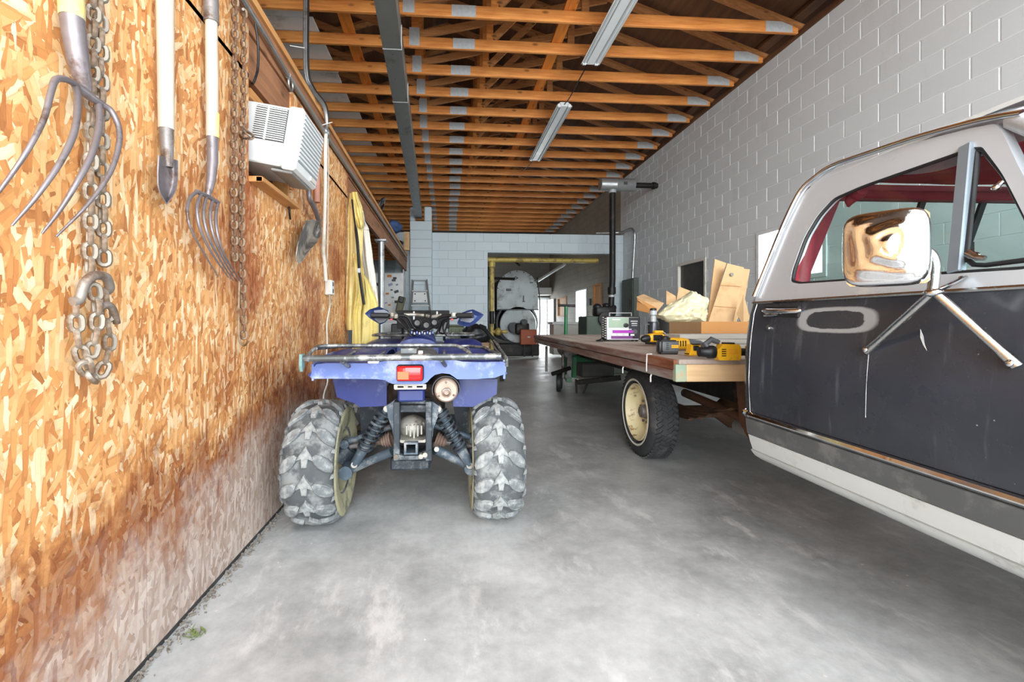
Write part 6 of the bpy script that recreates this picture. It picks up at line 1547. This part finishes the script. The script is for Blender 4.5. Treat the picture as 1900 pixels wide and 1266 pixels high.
MB().prism([V(bx-.06+x, by-.012, 2.38+z) for x, z in ((-.045, 0), (0, -.02), (.045, 0), (0, .02))], (0, .004, 0)).build('badge_centre', M_['boil'], t)
MB().bb(bx+.38, bx+.48, by-.006, by, 2.22, 2.26).build('data_plate', M_['t_grey'], t)
MB().bb(bx-.36, bx-.2, by-.03, by, 1.98, 2.05, .01).bb(bx+.17, bx+.2, by-.04, by, 1.66, 1.84, .008).bb(bx+.15, bx+.23, by-.03, by, 1.64, 1.67).build('door_latch', M_['t_grey'], t)['kind'] = 'stuff'
MB().bb(bx-.7, bx+.62, by-.3, by+.3, 0, .36, .02).build('boiler_plinth', M_['black_iron'], t)
MB().box((bx+.08, by-.3, .82), (.42, .4, .34), None, .06, 2).build('burner_body', M_['black_iron'], t, 40)
MB().cyl((bx-.15, by-.35, .85), (bx-.15, by, .85), .16, seg=20).cyl((bx+.12, by-.55, 1.02), (bx+.12, by-.3, 1.02), .09, seg=18).build('burner_fan', M_['black'], t, 40)['kind'] = 'stuff'
ob = MB().bb(bx-.02, bx+.46, by-.72, by-.5, .36, .80, .012).build('orange_control_box', mat('orange_enamel', (164, 76, 36), .5, 0, .1, 6), t)
MB().bb(bx+.18, bx+.26, by-.728, by-.72, .56, .60).build('box_badge', M_['galv'], ob)
for x in (bx+.10, bx+.34): MB().bb(x-.02, x+.02, by-.66, by-.62, 0, .36).build('box_leg', M_['black_iron'], t)
MB().tube(bez([(bx+.60, by-.05, 2.4), (bx+.68, by-.06, 1.7), (bx+.66, by-.08, .6), (bx+.45, by-.3, .15), (bx+.2, by-.4, .1)], 24), .018, 8).build('water_line', M_['black_iron'], t, 50)
M_['brass'] = mat('yellow_gas_pipe', (186, 164, 88), .5, .1, .15, 5, (128, 110, 62), 6, .4)
t = thing('gas_pipe', 'yellow gas pipe running across the opening and down beside the boiler', 'pipe', (1.35, 12.3, 0))
z_ = 2.60
MB().tube([(1.02, 11.25, z_), (1.3, 11.25, z_), (3.86, 11.25, z_)], .062, 14).build('header_pipe', M_['brass'], t, 50)
p = pd(913, 500, 11.25); xp = p.x
MB().tube([(xp, 11.25, z_), (xp, 11.25, 1.30)], .060, 14).lathe([(.06, 0), (.085, .02), (.085, .13), (.06, .15)], (xp, 11.25, z_-.20), (0, 0, 1), 18).build('drop_pipe', M_['brass'], t, 50)
MB().cyl((xp, 11.25, 1.30), (xp, 11.25, .98), .07, seg=16).build('valve_body', M_['black_iron'], t, 40)
MB().cyl((xp, 11.25, .98), (xp, 11.25, .0), .05, seg=14).ball((xp+.16, 11.25, .78), .10, 14, 10).cyl((xp, 11.25, .78), (xp+.4, 11.25, .78), .045, seg=12).build('regulator', M_['brass'], t, 50)
MB().tube([(1.03, 11.5, 2.45), (1.03, 11.5, .2)], .05, 10).build('riser_pipe', M_['black_iron'], t, 50)
MB().tube([(1.0, 11.35, 2.15), (1.75, 11.6, 2.15)], .035, 8).build('cross_pipe', M_['black_iron'], t)
MB().tube(bez([(1.02, 11.6, 2.66), (1.4, 11.6, 2.70), (1.7, 11.6, 2.66), (1.9, 11.6, 2.5)], 12), .03, 8).build('upper_pipe', M_['black_iron'], t)
a, b = pd(998, 521, 14.0), pd(1048, 490, 12.0)
o = MB().tube([a, b], .045, 10).build('strip_light', M_['white_enamel'], None, 50); tag(o, 'slim pale strip light hung slanting in the boiler room', 'light')
# counter and sink at the right, under the far windows
p0 = pd(1018, 598, 13.0); t = thing('white_counter', 'white counter under the boiler room windows', 'counter', (3.7, 13.2, 0))
MB().bb(2.95, XR-.0, 12.4, 13.0, .95, 1.03, .008).build('counter_top', M_['white_enamel'], t)
MB().bb(3.0, XR-.0, 12.45, 12.98, .10, .949).build('counter_base', M_['off_white'], t)
# far post and small controls
o = MB().box((XR-.02, 13.2, 1.62), (.05, .14, .2), None, .006).build('switch_box', M_['dark_board']); tag(o, 'small dark switch box on the boiler room wall', 'switch')
# ================================================================== BEHIND THE FOUR WHEELER
t = thing('step_ladder', 'aluminium step ladder leaning on the block pilaster', 'ladder', (-.62, 10.0, 0))
def L3(x, y, d): return pd(740 + x/5.754, 380 + y/5.754, d)
tl0, tr0 = L3(150, 800, 10.25), L3(294, 800, 10.25); bl0, br0 = L3(118, 1320, 9.75), L3(352, 1320, 9.75)
k_ = (tl0.z)/(tl0.z - bl0.z)
BL, BR = tl0 + (bl0-tl0)*k_, tr0 + (br0-tr0)*k_
for a, b in ((tl0, BL), (tr0, BR)): MB().bar(a, b, .05, .03, (0, 1, 0), .003).build('rail', M_['steel_paint'], t)
for f_ in (0, .13, .30, .47, .64, .81): MB().bar(tl0.lerp(BL, f_+.004), tr0.lerp(BR, f_+.004), .03, .08, (0, 1, 0), .003).build('step', M_['galv'], t)
MB().prism([tl0.lerp(BL, .15) + V(.03, -.03, 0), tr0.lerp(BR, .15) + V(-.03, -.03, 0), tr0.lerp(BR, .27) + V(-.03, -.03, 0), tl0.lerp(BL, .27) + V(.03, -.03, 0)], (0, .01, 0)).build('paint_shelf', M_['white_sheet'], t)
for f_, g_ in ((.17, .2), (.17, .8), (.25, .2), (.25, .8)): 
    c = tl0.lerp(BL, f_).lerp(tr0.lerp(BR, f_), g_) + V(0, -.034, 0); MB().box(c, (.03, .008, .03), (0, R(40), 0)).build('shelf_slot', M_['black'], t)
# white sticker covered cabinet in the side bay
p0, p1 = pd(694, 506, 9.6), pd(748, 660, 9.6)
t = thing('sticker_cabinet', 'white cabinet covered with small dark stickers in the side bay', 'cabinet', ((p0.x+p1.x)/2, p0.y, 0))
MB().bb(p0.x-.15, p1.x, p0.y, p0.y+.6, .0, p0.z, .015).build('cabinet_body', M_['white_enamel'], t)
MB().bb(p0.x-.14, p1.x-.01, p0.y-.03, p0.y-.002, .02, 1.0, .01).bb(p0.x-.14, p1.x-.01, p0.y-.03, p0.y-.002, 1.02, p0.z-.01, .01).build('cabinet_door', M_['white_sheet'], t)
MB().bb(p0.x-.11, p0.x-.08, p0.y-.06, p0.y-.03, 1.1, 1.5, .006).build('cabinet_handle', M_['galv'], t)
r = random.Random(5)
for k, (x, y) in enumerate([(700, 528), (708, 516), (722, 512), (730, 520), (736, 528), (724, 528), (732, 516), (726, 538), (718, 545), (735, 541), (728, 552), (716, 562), (704, 548), (736, 560), (722, 566), (708, 570)]):
    p = pd(x, y, 9.55); s = r.uniform(.04, .085)
    col = [(30, 30, 32), (40, 42, 46), (196, 120, 50), (60, 60, 64), (120, 124, 128), (150, 158, 190)][k % 6]
    MB().box((p.x, p0.y-.032, p.z), (s*1.2, .003, s*.7), (0, R(r.choice((0, 0, 40, -20))), 0)).build('sticker', mat('sticker', col, .5), t)
o = MB().tube([pd(748, 500, 9.9), pd(748, 640, 9.9)], .02, 8).build('grey_pipe', M_['galv_pipe']); tag(o, 'thin grey pipe between the sticker cabinet and the ladder', 'pipe')
t = thing('tool_case', 'olive and black case propped beside the ladder', 'case', pd(745, 572, 9.0))
MB().box(pd(743, 566, 9.0), (.14, .12, .34), (0, R(12), 0), .02).build('case_body', mat('olive_case', (96, 94, 72), .6, 0, .2, 8), t)
MB().box(pd(745, 556, 8.92), (.09, .05, .12), (0, R(12), 0), .01).build('case_pocket', M_['black'], t)
c = pd(742, 610, 9.0); MB().bb(c.x-.16, c.x+.10, c.y-.14, c.y+.16, 0, c.z+.1, .02).build('case_trunk', M_['dark_board'], t)
# clutter right of the handlebar: green bin, black bags, brown carton
p0, p1 = pd(836, 606, 9.0), pd(862, 640, 9.0)
t = thing('green_bin', 'dull green storage bin behind the right handlebar', 'bin', ((p0.x+p1.x)/2, p0.y, 0))
MB().bb(p0.x-.05, p1.x, p0.y, p0.y+.35, .0, p0.z, .02).build('bin_body', mat('olive_green', (98, 108, 84), .6, 0, .15, 6), t)
MB().bb(p0.x-.07, p1.x+.02, p0.y-.02, p0.y+.37, p0.z-.001, p0.z+.035, .01).build('bin_lid', mat('olive_green_lid', (84, 94, 76), .6), t)
for k in range(3): MB().bb(p0.x+.01+.08*k, p0.x+.03+.08*k, p0.y-.012, p0.y, .1, p0.z-.05).build('bin_rib', mat('olive_rib', (80, 90, 70), .6), t)
t = thing('black_bag', 'lumpy black bag slumped behind the right front fender', 'bag', pd(885, 640, 8.2))
c = pd(882, 622, 8.2); ZC = pd(856, 634, 8.0).z - .02
def bg(u, v):
    P = V(math.cos(2*math.pi*u)*math.sin(math.pi*v), math.sin(2*math.pi*u)*math.sin(math.pi*v), math.cos(math.pi*v))
    k = 1 + .30*MN.noise(P*2.2 + V(2, 5, 1)) + .12*MN.noise(P*6)
    return V(c.x + P.x*.26*k, c.y + P.y*.2*k, max(ZC+.003, c.z - .0 + P.z*.20*k))
MB().grid(bg, 32, 20, 0, cu=True).build('bag_skin', M_['black'], t, 80)
p0, p1 = pd(856, 634, 8.0), pd(908, 660, 8.0)
t = thing('brown_carton', 'low brown carton carrying the black bag behind the four wheeler', 'box', ((p0.x+p1.x)/2, p0.y, 0))
MB().bb(p0.x, p1.x, p0.y-.05, p0.y+.45, 0, p0.z-.02, .004).build('carton_body', mat('brown_carton', (140, 112, 88), .8, 0, .1, 4), t)
MB().bb(p0.x+.02, p1.x-.02, p0.y-.052, p0.y-.05, p0.z-.12, p0.z-.08).build('carton_tape', M_['cb'], t)
o = MB().tube(bez([pd(890, 604, 7.9), pd(905, 618, 7.8), pd(922, 640, 7.7), pd(930, 668, 7.6), V(pd(932, 690, 7.5).x, 7.5, .036)], 18), .035, 8).build('dark_hose', M_['black']); tag(o, 'thick dark hose curving down beside the black bag', 'hose')
# mezzanine clutter
c = pd(736, 424, 9.6)
t = thing('blue_jacket', 'blue and black garment lying on top of the header beam end', 'garment', (c.x, c.y, 2.59))
def bj(u, v):
    P = V(math.cos(2*math.pi*u)*math.sin(math.pi*v), math.sin(2*math.pi*u)*math.sin(math.pi*v), math.cos(math.pi*v))
    k = 1 + .28*MN.noise(P*2.4); return V(c.x-.06+P.x*.17*k, c.y+P.y*.3*k, max(2.60, c.z+.03+P.z*.13*k))
MB().grid(bj, 28, 16, 0, cu=True).build('garment_top', mat('navy_cloth', (66, 92, 138), .8, 0, .15, 8), t, 80)
MB().ball((c.x+.02, c.y-.12, 2.70), (.14, .12, .07), 16, 10).build('garment_lining', M_['black'], t, 60)
c = pd(754, 446, 9.7)
o = MB().box((c.x, c.y+.1, 2.60+.2), (.12, .10, .40), (0, 0, .1), .004).build('upright_carton', M_['cb']); tag(o, 'narrow upright cardboard carton beside the blue garment on the header', 'box')
# weed in the floor crack
c = pZ(362, 1182, 0)
t = thing('weed_tuft', 'small green weed growing at the foot of the strand board wall', 'weed', c)
lm = MB(); lm.prism([(0, 0, 0), (.004, .010, .005), (.0015, .026, .008), (0, .032, .007), (-.0015, .026, .008), (-.004, .010, .005)], (0, 0, .0008)); lme = lm.mesh('leaf'); lme.materials.append(mat('weed_green', (112, 124, 78), .7, 0, .25, 60))
for k in range(26):
    inst('leaf', lme, t, Matrix.Translation((rnd.gauss(0, .014), rnd.gauss(0, .010), .001)) @ Matrix.Rotation(rnd.uniform(0, 6.28), 4, 'Z') @ Matrix.Rotation(R(rnd.uniform(5, 55)), 4, 'X') @ Matrix.Scale(rnd.uniform(.5, 1.0), 4))
